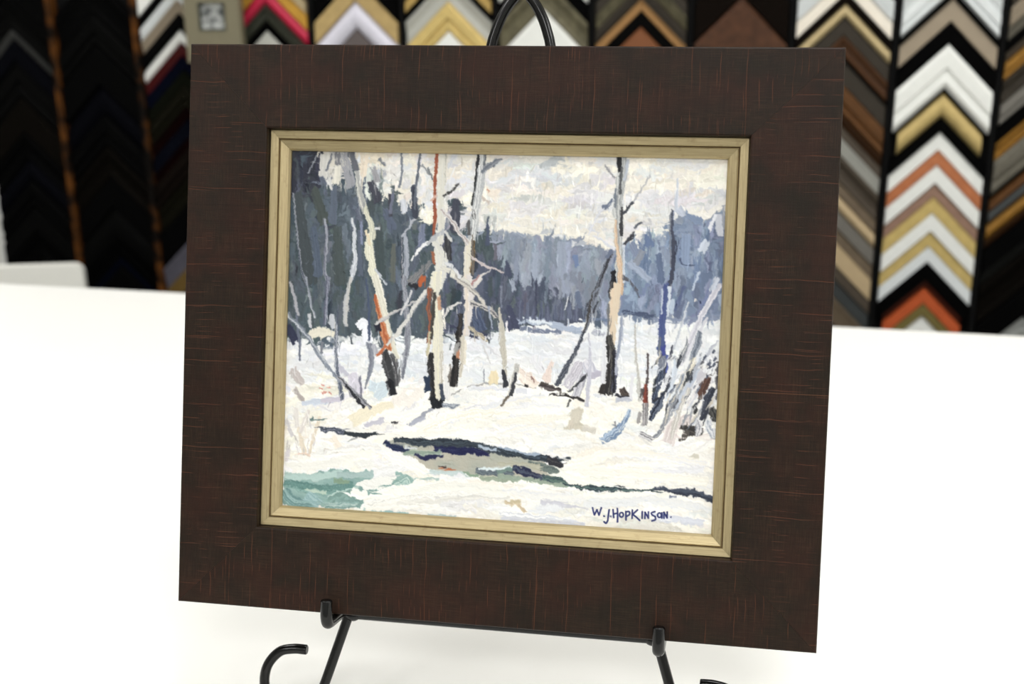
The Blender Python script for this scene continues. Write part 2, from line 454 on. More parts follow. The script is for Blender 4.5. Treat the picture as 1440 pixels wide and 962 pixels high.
def scatter(n, region, ang, ln, wd, var=10, dry=0.25, th=0.8, pal=None, palp=0.3, aj=0.2):
    """small knife strokes that pick up the paint below them (or a palette colour)"""
    P = np.array([*region]); q = cv(P); lo = q.min(0); hi = q.max(0)
    k = 0; m = len(q)
    for _ in range(n * 4):
        if k >= n: break
        x = rng.uniform(lo[0], hi[0]); y = rng.uniform(lo[1], hi[1])
        ins = False
        for i in range(m):
            xa, ya = q[i]; xb, yb = q[(i + 1) % m]
            if (ya > y) != (yb > y) and x < (xb - xa) * (y - ya) / (yb - ya) + xa: ins = not ins
        if not ins: continue
        k += 1
        a = (ang(x, y) if callable(ang) else ang) + rng.normal(0, aj)
        L = rng.uniform(*ln) * KX; W = rng.uniform(*wd)
        xi = int(min(max(x, 0), NX - 1)); yi = int(min(max(y, 0), NY - 1))
        c = col[yi, xi].copy()
        if pal is not None and rng.rand() < palp: c = 0.35 * c + 0.65 * np.array(pal[rng.randint(len(pal))], float)
        c = c + rng.normal(0, var * .6) + rng.normal(0, var * .22, 3)
        dx, dy = math.cos(a) * L / 2, math.sin(a) * L / 2; bend = rng.normal(0, .08) * L
        stroke([(x - dx, y - dy), (x - dy * bend / max(L, 1) * 2, y + dx * bend / max(L, 1) * 2), (x + dx, y + dy)], [W * .7, W, W * .5], np.clip(c, 8, 250), None, dry, th, raw=True)
def zone(ox, oy, s):
    return lambda *pts: [(ox + x / s, oy + y / s) for x, y in pts]
A_ = zone(390, 190, 4.582); B_ = zone(600, 190, 4.582); C_ = zone(820, 200, 4.582); D_ = zone(390, 390, 4.582)
E_ = zone(600, 390, 4.582); F2 = zone(820, 400, 4.373); G_ = zone(380, 560, 4.235); H_ = zone(700, 580, 4.114)

# --- underpainting
poly([(380, 200), (1040, 200), (1040, 350), (380, 350)], (226, 220, 205), (214, 213, 212), rough=0)
poly([(600, 205), (860, 205), (800, 250), (640, 270), (600, 270)], (206, 207, 210), (220, 212, 196))
poly([(680, 262), (1030, 238), (1030, 262), (830, 282), (690, 285)], (228, 223, 210))
poly([(690, 285), (900, 268), (1030, 262), (1030, 285), (900, 300), (700, 310)], (208, 209, 212), (220, 217, 210))
poly([(380, 452), (1040, 440), (1040, 560), (380, 570)], (227, 228, 228), (216, 220, 226))
poly([(380, 540), (1040, 540), (1040, 770), (380, 730)], (236, 232, 222), (228, 228, 228))
poly([(660, 320), (700, 325), (740, 329), (790, 333), (830, 343), (860, 356), (880, 347), (898, 338), (903, 330), (912, 341), (925, 345), (945, 322), (952, 305), (960, 296), (985, 312), (1003, 300), (1030, 290), (1030, 450), (860, 445), (740, 450), (660, 465)], (126, 138, 158), (138, 150, 170))
poly([(860, 360), (880, 347), (905, 341), (925, 345), (945, 322), (955, 310), (985, 320), (1003, 308), (1030, 300), (1030, 447), (855, 442)], (112, 131, 163), (130, 146, 172))
poly([(975, 330), (1030, 310), (1030, 440), (960, 430)], (98, 116, 150), (112, 128, 158))
forest = [(395, 205), (450, 205), (452, 235), (460, 262), (472, 262), (486, 248), (492, 232), (502, 240), (508, 262), (514, 256), (520, 238), (533, 240), (537, 272), (546, 285), (552, 272), (558, 290), (565, 302), (573, 296), (580, 272), (586, 278), (590, 308), (600, 312), (608, 318), (620, 322), (630, 320), (632, 284), (648, 283), (651, 318), (668, 330), (682, 328), (685, 306), (690, 338), (700, 352), (712, 378), (716, 364), (722, 384), (736, 408), (745, 415), (752, 405), (757, 420), (775, 410), (782, 402), (792, 416), (806, 412), (815, 422), (835, 418), (852, 430), (855, 448), (760, 455), (720, 462), (680, 468), (560, 474), (480, 474), (395, 482)]
poly(forest, (78, 92, 106), (72, 88, 94))
poly([(395, 205), (448, 205), (452, 250), (445, 272), (420, 276), (395, 280)], (46, 50, 68))
poly([(620, 330), (720, 380), (850, 432), (850, 452), (700, 462), (620, 470)], (76, 84, 108), (88, 96, 120))
poly([(446, 214), (482, 214), (500, 214), (498, 240), (486, 262), (475, 270), (468, 258), (452, 250)], (176, 176, 178), (206, 200, 186), rough=6)
poly([(500, 214), (545, 214), (535, 240), (520, 236), (512, 255), (505, 240)], (222, 210, 188))
# --- broken knife work over it
skyreg = [(600, 213), (1030, 216), (1030, 290), (950, 300), (905, 330), (860, 348), (790, 330), (600, 310)]
scatter(500, skyreg, -0.12, (14, 46), (4, 11), 7, 0.28, 0.7, [(236, 231, 218), (214, 216, 222), (222, 210, 192), (200, 203, 210)], 0.35, 0.22)
scatter(90, [(500, 214), (600, 214), (612, 312), (585, 295), (545, 275), (510, 250)], -0.5, (10, 26), (4, 10), 8, 0.2, 0.7, [(226, 214, 192), (206, 210, 220), (232, 228, 218)], 0.5, 0.6)
scatter(480, forest, 1.57, (14, 44), (3, 10), 9, 0.25, 0.8, [(64, 78, 92), (88, 100, 120), (76, 92, 94), (98, 110, 130), (54, 64, 78), (84, 98, 98)], 0.45, 0.22)
scatter(260, [(690, 333), (860, 358), (860, 440), (760, 410), (715, 370)], 1.55, (14, 40), (4, 11), 6, 0.3, 0.7, [(140, 152, 174), (120, 130, 150), (150, 158, 174)], 0.4, 0.14)
for q, w, c in (([(690, 319), (740, 322), (790, 326), (830, 335), (858, 347)], 7, (232, 227, 214)), ([(700, 312), (780, 316), (850, 334)], [4, 9, 5], (224, 219, 208)), ([(868, 345), (888, 334), (900, 324)], 7, (234, 229, 218)), ([(915, 334), (935, 322), (944, 306)], 6, (230, 226, 216)), ([(955, 290), (975, 300), (990, 304), (1010, 290)], 7, (226, 222, 214))):
    stroke(q, w, c, None, 0.05)
scatter(240, [(865, 356), (945, 325), (1030, 305), (1030, 443), (860, 440)], 1.45, (12, 38), (4, 11), 9, 0.3, 0.8, [(98, 118, 156), (132, 150, 180), (148, 162, 186), (84, 98, 130)], 0.45, 0.4)
scatter(420, [(395, 476), (1030, 452), (1030, 560), (395, 570)], -0.02, (14, 44), (4, 10), 5, 0.3, 0.7, [(238, 236, 230), (214, 219, 228), (204, 212, 224)], 0.35, 0.18)
scatter(620, [(395, 545), (1030, 545), (1030, 765), (395, 725)], lambda x, y: (-0.35 if x < NX * .5 and y < NY * .85 else 0.03) + 0.25 * math.sin(x * .011 + y * .02), (26, 90), (5, 17), 4, 0.38, 1.0, [(246, 242, 232), (232, 226, 210), (216, 220, 226), (240, 236, 228)], 0.35, 0.25)

S = stroke
def warp(k):
    global col, hgt
    o = rng.rand() * 60
    wx = ((n2(XX * .23 + 7 + o, YY * .12) - .5) * 1.6 + (n2(XX * .6 + 51 + o, YY * .45 + 9) - .5) * 1.4) * k
    wy = ((n2(XX * .16 + 90 + o, YY * .16 + 33) - .5) * 4.0 + (n2(XX * .5 + 11 + o, YY * .5 + 70) - .5) * 1.8) * k
    xi_ = np.clip(XX + wx, 0, NX - 1.001); yi_ = np.clip(YY + wy, 0, NY - 1.001)
    i0 = xi_.astype(int); j0 = yi_.astype(int); fu = xi_ - i0; fv = yi_ - j0
    i1 = np.minimum(i0 + 1, NX - 1); j1 = np.minimum(j0 + 1, NY - 1)
    fu3, fv3 = fu[..., None], fv[..., None]
    col = (col[j0, i0] * (1 - fu3) + col[j0, i1] * fu3) * (1 - fv3) + (col[j1, i0] * (1 - fu3) + col[j1, i1] * fu3) * fv3
    hgt = (hgt[j0, i0] * (1 - fu) + hgt[j0, i1] * fu) * (1 - fv) + (hgt[j1, i0] * (1 - fu) + hgt[j1, i1] * fu) * fv
def drags(n, y0, y1, ang, aj, ln, wd, var, dry=0.3):
    for _ in range(n):
        x = rng.uniform(4, NX - 5); y = rng.uniform(y0 * NY, y1 * NY)
        a = ang + rng.normal(0, aj); L = rng.uniform(*ln) * (1 if rng.rand() < .5 else -1)
        c = col[int(y), int(x)] + rng.normal(0, var)
        dx, dy = math.cos(a) * L, math.sin(a) * L
        S([(x, y), (x + dx * .5 - dy * .06, y + dy * .5 + dx * .06), (x + dx, y + dy)], [rng.uniform(*wd), rng.uniform(*wd), .6], np.clip(c, 12, 250), None, dry, 0.9, raw=True, edge=.4)
warp(1.6)
drags(900, 0.02, 0.48, 1.57, 0.25, (6, 26), (1.2, 4), 10)
drags(350, 0.0, 0.26, -0.12, 0.25, (8, 30), (1.5, 6), 5)
drags(700, 0.48, 0.99, 0.0, 0.25, (12, 44), (1.0, 5), 6)
# --- far edge of the ice, forest accents
for q, w, c in ((E_((560, 300), (650, 280), (800, 300), (900, 330), (990, 340)), 9, (160, 174, 198)), (E_((600, 330), (720, 345), (860, 350)), 5, (112, 124, 152)), (E_((620, 265), (700, 285), (800, 295)), 4, (205, 214, 224)),
                (E_((150, 330), (380, 380)), 10, (60, 66, 94)), (E_((940, 262), (1005, 268)), 3, (225, 228, 232)), (F2((240, 170), (340, 180), (430, 195)), 5, (70, 84, 118)), (F2((430, 215), (620, 220), (830, 200)), 6, (128, 142, 172)), (F2((0, 215), (140, 215)), 4, (100, 118, 150))):
    S(q, w, c, None, 0.3)
for x in range(0, 9): S(E_((600 + 45 * x, 150 + 18 * (x % 3)), (598 + 45 * x, 270)), [2, 8], (84 - 3 * (x % 2), 92, 120), (100, 108, 136), 0.15)
S(E_((703, 30), (703, 240)), 2.5, (60, 66, 92)); S(E_((910, 130), (885, 215)), 2, (208, 210, 214)); S(E_((970, 100), (985, 200)), 8, (96, 110, 140), None, .2)
S(E_((300, 210), (350, 340)), 16, (66, 78, 112), (84, 100, 130), .2); S(E_((520, 200), (560, 320)), 14, (66, 72, 102), None, .2)
S(E_((540, 20), (560, 90)), 6, (150, 160, 180), None, .35)
S(B_((185, 425), (180, 520), (175, 620)), [11, 15], (66, 70, 88)); S(B_((130, 660), (135, 800)), 10, (52, 54, 62), (90, 90, 90), .1)
S(B_((388, 535), (386, 700)), [2, 7], (72, 82, 110)); S(B_((515, 805), (520, 900)), [3, 12], (68, 76, 104)); S(B_((435, 700), (440, 800)), 5, (104, 102, 118))
S(B_((955, 780), (965, 840)), 7, (104, 126, 170)); S(B_((700, 760), (690, 920)), 9, (148, 160, 182), None, .3); S(B_((860, 700), (850, 900)), 9, (144, 156, 178), None, .3)
for x0, y0, x1, y1, w, c in ((120, 380, 210, 950, 20, (66, 76, 82)), (230, 350, 300, 560, 16, (70, 80, 78)), (360, 330, 350, 560, 12, (88, 100, 120)), (230, 600, 260, 900, 13, (80, 94, 116)), (380, 600, 400, 950, 18, (72, 84, 86)), (600, 300, 640, 420, 14, (66, 68, 84)), (650, 620, 660, 900, 16, (66, 80, 84)),
                             (690, 480, 740, 600, 12, (86, 98, 122)), (720, 380, 725, 520, 6, (66, 68, 82)), (870, 330, 885, 520, 9, (60, 66, 84)), (745, 700, 740, 940, 8, (94, 100, 96)), (930, 580, 925, 720, 11, (112, 122, 150)), (520, 620, 530, 900, 8, (86, 98, 118))):
    S(A_((x0, y0), (x1, y1)), [w * .7, w], c, None, 0.2)
# pale smears in the top left of the wood
for q, w, c in ((A_((300, 120), (290, 260)), 13, (196, 194, 188)), (A_((385, 190), (372, 300)), [6, 13], (214, 210, 196)), (A_((420, 120), (440, 200), (470, 320)), 13, (150, 152, 160)), (A_((470, 120), (500, 220)), 9, (96, 100, 112)),
                (A_((380, 120), (385, 190)), 8, (120, 122, 130)), (A_((320, 280), (345, 350)), [8, 3], (206, 206, 204)), (A_((190, 250), (245, 130)), 2, (150, 156, 166)), (A_((345, 120), (310, 230)), 3, (110, 116, 130)), (A_((610, 210), (640, 290)), 9, (150, 150, 156)), (A_((560, 130), (545, 260)), 10, (222, 206, 184))):
    S(q, w, c, None, 0.25)
for q, w, c in ((A_((790, 108), (800, 220), (778, 340)), 3, (120, 128, 142)), (A_((918, 110), (892, 300), (880, 480)), 3.5, (96, 104, 120)), (A_((740, 375), (722, 500)), 5, (104, 110, 134)), (A_((800, 420), (815, 500)), 9, (196, 200, 210)), (A_((925, 190), (980, 250)), 3, (140, 144, 150)), (A_((650, 150), (690, 190)), 3, (110, 116, 128))):
    S(q, w, c, None, 0.15)
# --- snow forms
S(D_((190, 385), (270, 355), (370, 370)), [8, 16, 8], (222, 216, 196)); S(D_((60, 320), (115, 405)), 14, (48, 54, 84), None, .15)
for q, w, c in ((D_((520, 320), (560, 300), (580, 420)), 14, (226, 228, 236)), (D_((340, 250), (355, 320)), 9, (186, 190, 200)), (D_((600, 700), (700, 710), (640, 770)), 14, (196, 212, 222)), (D_((480, 640), (520, 740)), 16, (204, 200, 214)),
                (D_((390, 570), (450, 640)), 7, (190, 190, 206)), (D_((95, 600), (160, 690)), [14, 10], (192, 182, 180)), (D_((110, 730), (160, 790)), 8, (176, 166, 162)), (D_((160, 810), (300, 800), (410, 780)), 8, (194, 204, 220)), (D_((280, 800), (420, 780)), 7, (196, 190, 206)),
                (D_((480, 930), (600, 860), (740, 820)), [18, 16, 6], (234, 224, 196)), (D_((560, 955), (650, 930), (700, 910)), 7, (192, 190, 204)), (D_((700, 890), (800, 900), (960, 860)), 15, (243, 240, 230)), (D_((840, 950), (920, 900), (1000, 850)), [4, 6, 3], (150, 154, 170)), (D_((860, 940), (940, 905)), 6, (168, 172, 190)),
                (D_((735, 935), (770, 942)), 3, (60, 60, 66)), (E_((150, 765), (270, 700), (400, 687), (560, 690), (700, 715)), 1.6, (140, 138, 140)), (E_((180, 720), (250, 705)), 5, (244, 240, 232)), (E_((300, 705), (480, 720), (640, 730)), 5, (212, 214, 222)), (E_((20, 940), (260, 850), (500, 800)), 2, (206, 206, 214)), (E_((470, 850), (700, 820), (860, 830)), 4, (222, 222, 224))):
    S(q, w, c, None, 0.12)
for p in ((270, 720), (285, 690), (300, 740), (320, 705), (330, 745), (290, 745)): S(D_((p[0], p[1]), (p[0] + 18, p[1] + 5)), 2, (224, 130, 112), None, .1)
S(F2((280, 780), (230, 870), (110, 950)), [5, 9, 5], (96, 128, 168), (170, 190, 214), .15); S(H_((740, 30), (690, 120), (600, 170)), [6, 9, 4], (110, 138, 176), (190, 204, 220), .2)
S(H_((380, 90), (460, 80), (560, 105)), [4, 10, 3], (198, 190, 170), None, .25); S(H_((450, 10), (420, 80)), 7, (204, 194, 176), None, .3); S(H_((1080, 225), (1150, 262)), [4, 9], (206, 200, 184)); S(H_((60, 520), (130, 520)), 6, (205, 188, 150)); S(H_((120, 530), (160, 582)), 5, (205, 184, 150))
S(H_((250, 510), (390, 535), (520, 556)), [8, 6, 2], (200, 200, 212), None, .15); S(H_((20, 620), (200, 620), (500, 650)), 9, (206, 210, 224), None, .25); S(H_((520, 520), (800, 520)), 12, (222, 224, 226), None, .3); S(H_((900, 600), (1180, 640)), 10, (208, 212, 224), None, .3)
# reeds on the left bank
for q, w, c in ((G_((165, 170), (205, 340)), [4, 8], (226, 212, 190)), (G_((295, 110), (225, 345)), [6, 3], (224, 208, 184)), (G_((225, 80), (180, 200)), 6, (214, 206, 200)), (G_((90, 130), (130, 220)), 6, (206, 202, 204)), (G_((110, 300), (95, 370)), 6, (210, 204, 208)), (G_((150, 60), (160, 170)), 7, (220, 214, 208)),
                (G_((370, 240), (420, 310)), 9, (236, 224, 208)), (G_((320, 312), (400, 322)), 5, (196, 188, 178)), (G_((490, 305), (570, 302)), 4, (150, 176, 160)), (G_((235, 135), (255, 120)), 3, (90, 120, 120)), (G_((170, 330), (235, 340)), 4, (224, 196, 176))):
    S(q, w, c, None, 0.2)
# --- teal water, lower left
poly(G_((75, 445), (200, 455), (380, 425), (520, 440), (760, 430), (800, 450), (850, 485), (900, 480), (720, 520), (620, 570), (560, 600), (540, 660), (300, 650), (75, 640)), (140, 178, 172), (120, 160, 155))
poly(G_((500, 520), (620, 460), (740, 440), (760, 470), (720, 520), (580, 550)), (232, 232, 226))
for q, w, c, c2 in ((G_((90, 500), (300, 545), (490, 525)), 14, (92, 142, 136), (130, 172, 164)), (G_((85, 560), (150, 620), (260, 640)), 15, (104, 150, 150), (150, 186, 184)), (G_((225, 580), (290, 630)), 18, (160, 198, 200), (120, 160, 164)), (G_((350, 600), (440, 570), (520, 560)), 14, (118, 160, 152), (170, 200, 192)),
                    (G_((90, 460), (250, 470), (420, 450)), 11, (168, 198, 192), None), (G_((400, 460), (560, 455), (640, 450)), 8, (158, 186, 184), None), (G_((220, 545), (330, 560)), 4, (176, 200, 182), None), (G_((380, 490), (470, 500)), 6, (128, 160, 132), None),
                    (G_((740, 510), (800, 480), (830, 500)), 10, (132, 172, 164), (180, 204, 196)), (G_((330, 635), (520, 640)), 8, (118, 162, 158), (176, 200, 196)), (G_((560, 668), (700, 680), (820, 695)), 5, (150, 190, 190), None), (G_((940, 695), (1100, 705)), 5, (176, 200, 206), None), (G_((890, 480), (1000, 478)), 3, (170, 196, 190), None)):
    S(q, w, c, c2, 0.15)
for q, w, c in ((G_((490, 560), (540, 580), (570, 570)), 13, (244, 241, 234)), (G_((560, 610), (700, 560), (900, 540), (1200, 520)), [8, 16, 18, 12], (242, 239, 230)), (G_((580, 650), (760, 640), (1000, 640)), 12, (240, 238, 230)), (G_((760, 630), (960, 610), (1200, 590), (1420, 600)), 6, (224, 222, 214)), (G_((1180, 500), (1440, 530)), 10, (238, 232, 220)), (G_((620, 450), (820, 400)), 12, (232, 232, 232)), (G_((1400, 615), (1440, 640)), 5, (206, 186, 150))):
    S(q, w, c, None, 0.1)
# long sweeps of the foreground snow
for q, w, c, c2 in ((E_((20, 960), (250, 900), (520, 800), (760, 760)), [6, 12, 10, 4], (238, 235, 226), (214, 216, 222)), (E_((300, 900), (560, 860), (820, 880)), [5, 11, 5], (226, 226, 226), (240, 237, 228)), (G_((880, 200), (1060, 120), (1240, 90), (1420, 100)), [5, 13, 13, 6], (236, 230, 212), (244, 241, 232)),
                    (G_((900, 240), (1100, 215), (1420, 220)), [4, 9, 9], (244, 241, 232), None), (G_((430, 250), (640, 300), (820, 380)), [10, 14, 6], (240, 238, 232), (222, 224, 228)), (G_((100, 400), (300, 400), (520, 340)), [8, 14, 6], (238, 236, 228), (224, 222, 214)),
                    (G_((300, 330), (480, 300), (660, 290)), [3, 10, 5], (226, 224, 220), (240, 238, 230)), (G_((840, 560), (1060, 520), (1400, 560)), [5, 14, 10], (240, 238, 228), (222, 222, 214)), (G_((560, 640), (800, 590), (1100, 570), (1400, 590)), [4, 7, 7, 4], (210, 210, 206), (236, 234, 226)),
                    (H_((0, 130), (160, 90), (360, 100)), [8, 12, 6], (240, 236, 226), (220, 222, 226)), (H_((0, 60), (200, 40), (400, 20)), [8, 12, 8], (242, 238, 226), (224, 220, 208)), (H_((460, 270), (700, 230), (980, 260), (1200, 300)), [5, 13, 12, 8], (240, 235, 222), (222, 222, 226)),
                    (H_((560, 330), (800, 300), (1080, 330)), [4, 9, 6], (230, 226, 214), (242, 239, 230)), (H_((820, 400), (1040, 400), (1230, 440)), [5, 9, 9], (236, 234, 228), (216, 218, 224)), (H_((30, 450), (260, 480), (500, 500)), [6, 12, 8], (238, 236, 230), (214, 216, 220)),
                    (H_((560, 500), (800, 500), (1080, 530), (1220, 560)), [6, 12, 12, 8], (232, 232, 230), (212, 216, 222)), (H_((10, 580), (160, 600), (420, 620)), [6, 8, 5], (214, 218, 228), (236, 236, 234)), (H_((1000, 250), (1140, 220), (1230, 160)), [4, 9, 6], (232, 230, 226), None)):
    S(q, w, c, c2, 0.08)
# --- the creek
poly(G_((690, 275), (760, 240), (900, 250), (1060, 262), (1200, 268), (1440, 335), (1560, 360), (1640, 372), (1625, 400), (1640, 440), (1700, 465), (1600, 480), (1440, 490), (1240, 465), (1140, 445), (1000, 440), (920, 400), (830, 340)), (184, 178, 160), (168, 172, 158), rough=2)
for q, w, c, c2, dr in ((G_((300, 188), (380, 195), (440, 205)), 6, (70, 80, 100), (170, 170, 190), .1), (G_((440, 205), (560, 222), (640, 205)), [5, 9, 4], (46, 56, 64), None, 0), (G_((600, 225), (650, 205)), 2, (40, 50, 60), None, 0),
                        (G_((800, 320), (900, 330), (1010, 325)), 9, (138, 160, 144), (170, 184, 166), .1), (G_((675, 262), (730, 290), (800, 305), (830, 290)), [4, 9, 8, 4], (28, 34, 84), (40, 60, 90), 0),
                        (G_((745, 245), (900, 262), (1060, 270), (1200, 275), (1330, 310), (1440, 335)), [9, 11, 12, 12, 9, 6], (42, 52, 66), (66, 80, 92), 0), (G_((980, 300), (1100, 312), (1210, 315), (1300, 335)), [6, 10, 10, 5], (28, 32, 86), (48, 56, 100), .05), (G_((860, 340), (930, 355), (1030, 345)), [3, 7, 3], (36, 40, 86), None, .05),
                        (G_((1240, 285), (1340, 310), (1440, 325)), 4, (168, 184, 204), None, .2), (G_((800, 290), (870, 300)), 3, (200, 206, 210), None, .3),
                        (G_((1230, 430), (1340, 445), (1440, 450)), 9, (84, 98, 112), (120, 134, 140), .1), (G_((1250, 470), (1440, 485)), 6, (150, 166, 144), (190, 196, 170), .15), (G_((1140, 440), (1240, 465)), 4, (128, 158, 132), None, .1), (G_((1240, 425), (1440, 412)), 4, (206, 220, 222), None, .15),
                        (G_((950, 430), (1040, 445), (1140, 440)), 5, (186, 204, 204), None, .1), (G_((1000, 415), (1050, 422), (1100, 425)), [3, 7, 3], (204, 118, 74), (180, 90, 54), 0), (G_((1000, 410), (1050, 408)), 2, (70, 50, 50), None, 0),
                        (H_((0, 212), (120, 245), (270, 268), (420, 270)), [6, 8, 8, 3], (44, 56, 68), (76, 92, 110), 0), (H_((0, 200), (130, 228), (240, 245)), 3, (150, 168, 190), None, .1), (H_((290, 275), (340, 295), (370, 310)), [10, 13, 4], (46, 46, 56), (80, 80, 84), 0), (H_((180, 290), (280, 320), (350, 340)), [5, 9, 5], (88, 104, 106), (120, 134, 124), .1),
                        (H_((0, 300), (140, 300), (240, 315)), 6, (176, 174, 152), None, .15), (H_((0, 345), (90, 325)), 6, (110, 138, 130), None, .1), (H_((90, 320), (180, 355), (260, 390)), [7, 11, 5], (34, 40, 78), (70, 80, 104), 0), (H_((0, 365), (120, 385), (260, 400), (400, 420)), 6, (146, 166, 146), (186, 190, 170), .1), (H_((260, 370), (380, 395), (480, 425)), [9, 8, 5], (92, 122, 112), (60, 80, 90), 0),
                        (H_((380, 410), (500, 430), (640, 440), (780, 455), (920, 438)), [3, 9, 7, 5, 3], (40, 54, 68), (96, 128, 122), 0), (H_((640, 405), (730, 432)), 2, (40, 48, 60), None, 0), (H_((910, 435), (1050, 460), (1140, 465), (1245, 508)), [4, 8, 11, 9], (48, 56, 76), (70, 80, 100), 0), (H_((990, 485), (1030, 490)), 2, (110, 120, 150), None, 0)):
    S(q, w, c, c2, dr)
for q, w, c in ((H_((365, 330), (400, 370), (520, 400), (700, 410)), [9, 14, 10, 4], (244, 240, 226)), (H_((380, 310), (480, 290), (640, 240)), [7, 16, 14], (242, 237, 224)), (H_((480, 340), (700, 350), (1000, 380), (1200, 400)), 14, (240, 236, 224)), (H_((900, 330), (1180, 330)), 10, (226, 226, 230)), (H_((490, 470), (640, 480), (900, 465)), [3, 8, 6], (244, 240, 230)), (G_((700, 330), (840, 400), (930, 450)), [12, 13, 6], (240, 238, 232)), (G_((640, 215), (760, 220), (1100, 200)), 8, (240, 236, 226))):
    S(q, w, c, None, 0.05)

# --- the trees: thin ones first
for q, w, c, c2 in ((A_((95, 370), (118, 620), (150, 860), (185, 960)), 2.6, (186, 190, 198), (70, 78, 98)), (D_((180, 0), (215, 180), (240, 260)), 3, (150, 156, 172), (200, 202, 206)), (D_((75, 30), (105, 140), (130, 250)), [4, 6, 4], (170, 170, 178), (100, 108, 128)),
                    (A_((300, 540), (312, 680), (300, 860), (325, 950)), [3, 5, 4, 6], (156, 160, 174), (96, 100, 120)), (D_((325, 0), (312, 140), (300, 310)), [6, 4, 5], (146, 150, 170), (90, 94, 116)), (D_((200, 240), (212, 325)), [6, 4], (188, 190, 196), None),
                    (A_((475, 530), (492, 620), (488, 720), (497, 800), (468, 950)), [3, 5, 5, 8, 4], (176, 182, 196), (204, 208, 212)), (D_((468, 0), (445, 130), (432, 270), (440, 310)), [4, 7, 8, 5], (196, 194, 190), (170, 172, 180)),
                    (A_((535, 560), (538, 700)), 4, (126, 136, 168), None), (D_((570, 0), (585, 200), (590, 400)), [2, 3, 4], (70, 84, 118), None),
                    (A_((815, 640), (828, 790), (815, 960)), [6, 8, 8], (164, 170, 184), (130, 136, 152)), (D_((808, 0), (826, 200), (836, 380), (825, 500), (803, 650)), [8, 7, 9, 8, 4], (160, 164, 176), (110, 114, 128)), (A_((795, 660), (800, 930)), 2.5, (60, 66, 84), (180, 180, 184)),
                    (D_((590, 430), (605, 560), (565, 710)), [9, 7, 2], (136, 142, 158), (96, 102, 120)), (D_((615, 440), (640, 500)), 7, (170, 172, 184), None),
                    (D_((390, 170), (375, 400), (378, 560), (400, 690), (415, 780)), [2, 4, 4, 5, 5], (70, 80, 102), (120, 128, 146)), (D_((380, 300), (372, 600)), 1.3, (214, 218, 224), None), (D_((288, 420), (283, 490)), 4, (120, 126, 140), None), (D_((120, 250), (138, 430), (146, 540)), [3, 4, 3], (100, 108, 130), None),
                    (D_((60, 235), (190, 380), (290, 530), (380, 640)), [5, 6, 5, 4], (116, 126, 144), (180, 186, 194)), (D_((230, 470), (330, 590), (400, 680)), 2.5, (130, 140, 156), None), (D_((390, 640), (470, 730), (600, 842)), [6, 11, 6], (74, 78, 84), (150, 150, 160)), (D_((440, 700), (560, 840)), 4, (44, 46, 54), None), (D_((528, 630), (540, 770)), 3, (120, 120, 140), None)):
    S(q, w, c, c2, 0.08)
# leaning pale tree with an orange flank
S(A_((505, 240), (530, 390), (560, 500)), [7, 8, 9], (168, 170, 168), (206, 204, 192), .05)
S(A_((560, 470), (598, 580), (612, 660)), [7, 9, 9], (200, 200, 178), (222, 218, 196)); S(A_((585, 640), (590, 760), (610, 860), (640, 965)), [8, 13, 12, 11], (212, 211, 184), (224, 220, 200))
S(D_((625, -10), (660, 120), (690, 260), (722, 400), (775, 530)), [12, 13, 11, 11, 4], (212, 208, 188), (226, 222, 208)); S(D_((570, 640), (570, 700)), 0.5, (200, 200, 180))
S(D_((625, 110), (650, 230), (685, 360), (715, 470)), [3, 7, 10, 10], (198, 96, 52), (214, 140, 92)); S(D_((640, 300), (650, 340)), 7, (40, 42, 60)); S(A_((620, 600), (655, 600)), 3, (200, 202, 206)); S(A_((565, 610), (590, 700)), 4, (222, 206, 172))
S(D_((690, 480), (722, 620), (742, 750)), [9, 17, 10], (62, 64, 68), (100, 100, 104)); S(D_((735, 500), (772, 600), (770, 700)), [6, 9, 4], (112, 112, 116), (60, 60, 66)); S(D_((725, 660), (745, 750)), 8, (34, 36, 44))
S(A_((625, 860), (700, 960)), 3, (180, 186, 196), None, .3)
# branches crossing the left half
S(D_((640, 505), (700, 440), (740, 390)), [3, 6, 5], (204, 104, 60)); S(D_((700, 440), (820, 300), (900, 160), (1010, 50)), [5, 6, 7, 9], (214, 212, 206), (150, 152, 160)); S(D_((630, 300), (700, 258), (790, 205), (890, 150)), [3, 4, 4, 3], (206, 202, 198), (130, 132, 146)); S(D_((860, 90), (830, 160), (790, 240)), 3, (200, 200, 204))
S(D_((905, 60), (930, 0)), [6, 8], (206, 92, 44)); S(A_((1005, 665), (925, 725), (858, 812)), [6, 4, 3], (226, 226, 228)); S(A_((885, 540), (800, 650)), 3, (170, 174, 186)); S(D_((850, 40), (890, 60)), 11, (44, 46, 56))
S(A_((980, 820), (900, 900), (850, 950)), 9, (140, 140, 140), (96, 100, 110), .2)
